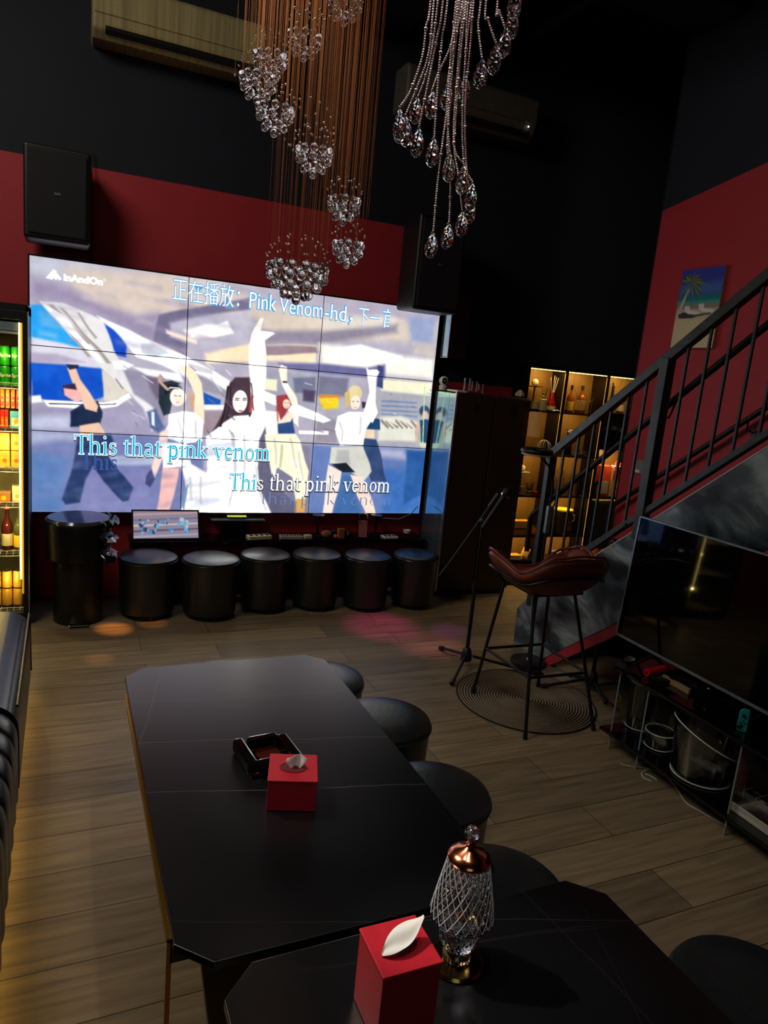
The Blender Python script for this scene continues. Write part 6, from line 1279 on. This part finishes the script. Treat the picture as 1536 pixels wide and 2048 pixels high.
for (u, v, th, rp_) in cl:
    off = Vector((0, 0, 0)) if th is None else -fwd*(.16*math.sin(math.radians(th)))
    base = Vector((CX, CY, 0))+off; dist = math.hypot(base.x, base.y)
    dr_ = ray(u, v); dh = math.hypot(dr_[0], dr_[1]); k = (base.x*fwd.x+base.y*fwd.y)/(dr_[0]*fwd.x+dr_[1]*fwd.y)
    c = Vector((dr_[0]*k, dr_[1]*k, dr_[2]*k+CAMH)); R = rp_*c.length*0+rp_/FPX*math.sqrt((c.x)**2+(c.y)**2+(c.z-CAMH)**2)
    big = rp_ > 50; rb = .0165 if big else .0135; rows = ((0, 15), (-1, 13), (-2, 9), (-3, 5), (-3.6, 1)) if big else ((0, 10), (-1, 8), (-2, 5), (-2.7, 1))
    for ri, (zz, n) in enumerate(rows):
        rad = (R-rb)*(1, .97, .78, .45, 0)[ri] if big else (R-rb)*(1, .9, .6, 0)[ri]
        for q_ in range(n):
            aa = 2*PI*(q_+.5*(ri % 2))/n+rr.uniform(-.08, .08); balls.append((c.x+rad*math.cos(aa), c.y+rad*math.sin(aa), c.z+zz*rb*1.85+(.012 if not big else .02)+rr.uniform(-.002, .002), rb))
    for ri in range(4 if big else 3):
        f = (ri+.6)/(4.2 if big else 3.2); rad = R*math.cos(f*1.35); n = (15, 13, 9, 5)[ri] if big else (9, 7, 5)[ri]
        for q_ in range(n):
            aa = 2*PI*(q_+.3*ri)/n+rr.uniform(-.1, .1); beads.append((c.x+rad*math.cos(aa), c.y+rad*math.sin(aa), c.z+rb*2.2+R*1.0*math.sin(f*1.35)*(1 if not big else .85)))
# wide dome and swirl of small beads between the middle clusters
for (u, v) in [(470, 150), (600, 198), (622, 195), (640, 205), (655, 218), (612, 232), (632, 228), (648, 245), (662, 235), (610, 250), (634, 248), (645, 258), (655, 262), (668, 268), (592, 262), (582, 290), (600, 285), (608, 305), (560, 268), (570, 278), (578, 290), (586, 300), (566, 262), (590, 205), (600, 215), (585, 240), (590, 225), (640, 275), (625, 270), (655, 285), (668, 256), (575, 200), (563, 185), (553, 182), (600, 30), (612, 22), (590, 15), (640, 20), (650, 40), (595, 45), (630, 38), (645, 30), (620, 8), (660, 33)]:
    c = at_d(u, v, D0-.05+rr.uniform(-.06, .06)); beads.append(tuple(c))
gB = G().sphere((0, 0, 0), 1, 12, 8); proto = build('crystal_ball', gB, CRYSTAL, CH, smooth=60)
camv = Vector((0, 0, CAMH)); balls.sort(key=lambda b_: (Vector(b_[:3])-camv).length*(1.0 if b_[3] > .014 else 1.15)+(10 if b_[2] > 2.93 else 0))
for i, (x, y, z, r) in enumerate(balls[:100]):
    o = proto if i == 0 else proto.copy()
    if i: C.objects.link(o); o.parent = CH
    o.location = (x-CX, y-CY, z-CZ); o.scale = (r, r, r*1.12)
g = G()
for (x, y, z, r) in balls[100:]: g.sphere((x-CX, y-CY, z-CZ), r, 12, 8, 1.12)
build('crystal_ball', g, CRYSTAL, CH, smooth=60, kind='stuff')
g = G(); BE = M('silver_bead', (235, 230, 222), .15, .8, var=.03)
for (x, y, z) in beads: g.sphere((x-CX, y-CY, z-CZ), .0042, 8, 6, .8)
build('bead', g, BE, CH, smooth=60, kind='stuff')
g = G(); THR = M('warm_lit_look_thread', (190, 120, 70), .35, .6, var=.1)  # steel wire, the warm light on it put into the colour
for (x, y, z, r) in balls:
    a_ = math.atan2(y-CY, x-CX); g.tube([(x-CX, y-CY, z-CZ+r), (x-CX+.0*math.cos(a_), y-CY, ZTOP)], .0003 if (x-CX)*rgt.x+(y-CY)*rgt.y < -.07 or (x-CX)*rgt.x+(y-CY)*rgt.y > .19 else .0005, 4)
for (x, y, z) in beads[::5]: g.tube([(x-CX, y-CY, z-CZ), (x-CX, y-CY, ZTOP)], .0004, 4)
for k in range(50):
    u = rr.uniform(560, 742); c = at_d(u, rr.uniform(300, 500) if u > 640 else rr.uniform(180, 330), D0+rr.uniform(-.15, .15)); g.tube([(c.x-CX, c.y-CY, c.z-CZ), (c.x-CX, c.y-CY, ZTOP)], .0006, 4)
build('thread', g, THR, CH, kind='stuff')
# ------------------------------------------------------------------ cascading crystal drop chandelier
D1 = 1.42; c0 = at_d(885, 60, D1)
C2 = thing('crystal_drop_chandelier', 'cascading chandelier of faceted crystal drops on silver bead strands', 'chandelier', (c0.x, c0.y, 2.0)); O2 = Vector((c0.x, c0.y, 2.0))
Z4 = lambda x, y: (760+x/3.791, y/3.791)
ZCAN = 3.25
build('canopy', G().lathe([(0, ZCAN-2), (.16, ZCAN-2), (.18, ZCAN-1.985), (.18, ZCAN-1.94), (.02, ZCAN-1.92), (.012, ZCAN-1.90), (.012, ZC-2-.02), (.06, ZC-2-.018), (.06, ZC-2), (0, ZC-2)], 36), CHROME, C2, smooth=True)
dr = [((150, 810), (148, 1092), [(165, 790), (230, 690), (320, 430), (350, 200), (385, 0)], -.05), ((195, 870), (198, 1118), [(192, 850), (290, 640), (370, 400), (410, 0)], -.02), ((285, 740), (262, 945), [(275, 740), (340, 600), (390, 400), (440, 0)], .06), ((400, 675), (382, 908), [(400, 675), (440, 560), (540, 330), (578, 0)], .08),
      ((298, 958), (270, 1198), [(315, 945), (370, 600), (430, 300), (478, 0)], -.03), ((412, 1035), (388, 1273), [(412, 1020), (440, 620), (470, 300), (512, 0)], -.05), ((515, 625), (495, 842), [(515, 620), (535, 480), (590, 200), (628, 0)], .09), ((645, 560), (632, 775), [(645, 560), (655, 350), (672, 0)], .09),
      ((528, 1148), (518, 1385), [(518, 1140), (510, 800), (530, 560), (545, 340), (600, 0)], -.04), ((638, 1245), (612, 1480), [(600, 1230), (560, 1080), (592, 500), (640, 0)], -.03), ((700, 1378), (678, 1598), [(640, 1240), (625, 900), (650, 430), (695, 0)], .0), ((690, 1520), (672, 1700), [(655, 1240), (648, 800), (690, 300), (712, 0)], .04),
      ((625, 1590), (610, 1798), [(612, 1565), (590, 1300), (565, 1100), (595, 600), (655, 0)], -.02), ((525, 1680), (500, 1892), [(540, 1640), (535, 1380), (512, 1100), (545, 560), (608, 0)], -.04), ((405, 1750), (378, 1958), [(405, 1740), (440, 1350), (485, 1000), (515, 780), (560, 400), (590, 0)], -.06),
      ((775, 452), (750, 680), [(765, 425), (745, 200), (765, 0)], -.05), ((885, 342), (850, 572), [(868, 320), (820, 150), (805, 0)], -.03), ((955, 230), (930, 447), [(925, 180), (905, 80), (893, 0)], .0), ((1005, 145), (985, 305), [(1005, 140), (1000, 40), (985, 0)], .02), ((1030, -40), (1005, 155), [(1030, -40), (1025, -80)], .0)]
fp = [(0, 0), (.45, .10), (.85, .25), (1, .40), (.93, .55), (.68, .75), (.34, .92), (.10, 1.0)]
prot = build('crystal_drop', G().lathe([(r, 1-z) for r, z in [(.10, 0), (.34, .10), (.64, .27), (.9, .48), (1, .66), (.86, .84), (.45, .96), (0, 1)]][::-1], 9, tw=.5), CRYSTAL, C2)
STR = M('pink_silver_bead', (238, 214, 208), .22, .75, var=.08, scale=300)
for i, (tp_, bt, path, dd) in enumerate(dr):
    T = at_d(*Z4(*tp_), D1+dd); Bp = at_d(*Z4(*bt), D1+dd); mid = (T+Bp)/2; h = max(.045, (T-Bp).length)
    o = prot if i == 0 else prot.copy()
    if i: C.objects.link(o); o.parent = C2
    w = .0122; ax = (T-Bp).normalized(); o.rotation_mode = 'QUATERNION'; o.rotation_quaternion = Vector((0, 0, 1)).rotation_difference(ax); o.location = Bp-O2; o.scale = (w, w, h)
    P = [T]+[at_d(*Z4(*q_), D1+dd*(1-k/len(path))) for k, q_ in enumerate(path) if math.hypot(q_[0]-tp_[0], q_[1]-tp_[1]) > 60]
    last = P[-1]; aa = 2*PI*i/20; P += [Vector((last.x, last.y, last.z+.25)), O2+Vector((.13*math.cos(aa), .13*math.sin(aa), ZCAN-2.0))]
    # bead chain along the smooth path
    Q = []
    for s_ in range(len(P)-1):
        p0, p1, p2, p3 = P[max(0, s_-1)], P[s_], P[s_+1], P[min(len(P)-1, s_+2)]
        for k in range(14):
            f = k/14; Q.append(.5*((2*p1)+(p2-p0)*f+(2*p0-5*p1+4*p2-p3)*f*f+(3*p1-p0-3*p2+p3)*f**3))
    Q.append(P[-1]); g = G(); step = .0037; acc = 0; cnt = 0
    for k in range(len(Q)-1):
        L_ = (Q[k+1]-Q[k]).length
        while acc < L_:
            c = Q[k]+(Q[k+1]-Q[k])*(acc/L_)-O2; r = .0034 if cnt % 22 == 11 else .0021
            g.lathe([(0, -r*.85), (r*.8, -r*.5), (r, 0), (r*.8, r*.5), (0, r*.85)], 6, c); acc += step if r < .003 else .005; cnt += 1
        acc -= L_
    build('bead_strand', g, STR, C2, smooth=60, norm=False)
    build('drop_pin', G().tube([tuple(T-O2-ax*.004), tuple(T-O2+ax*.006)], .0009, 5), CHROME, C2)
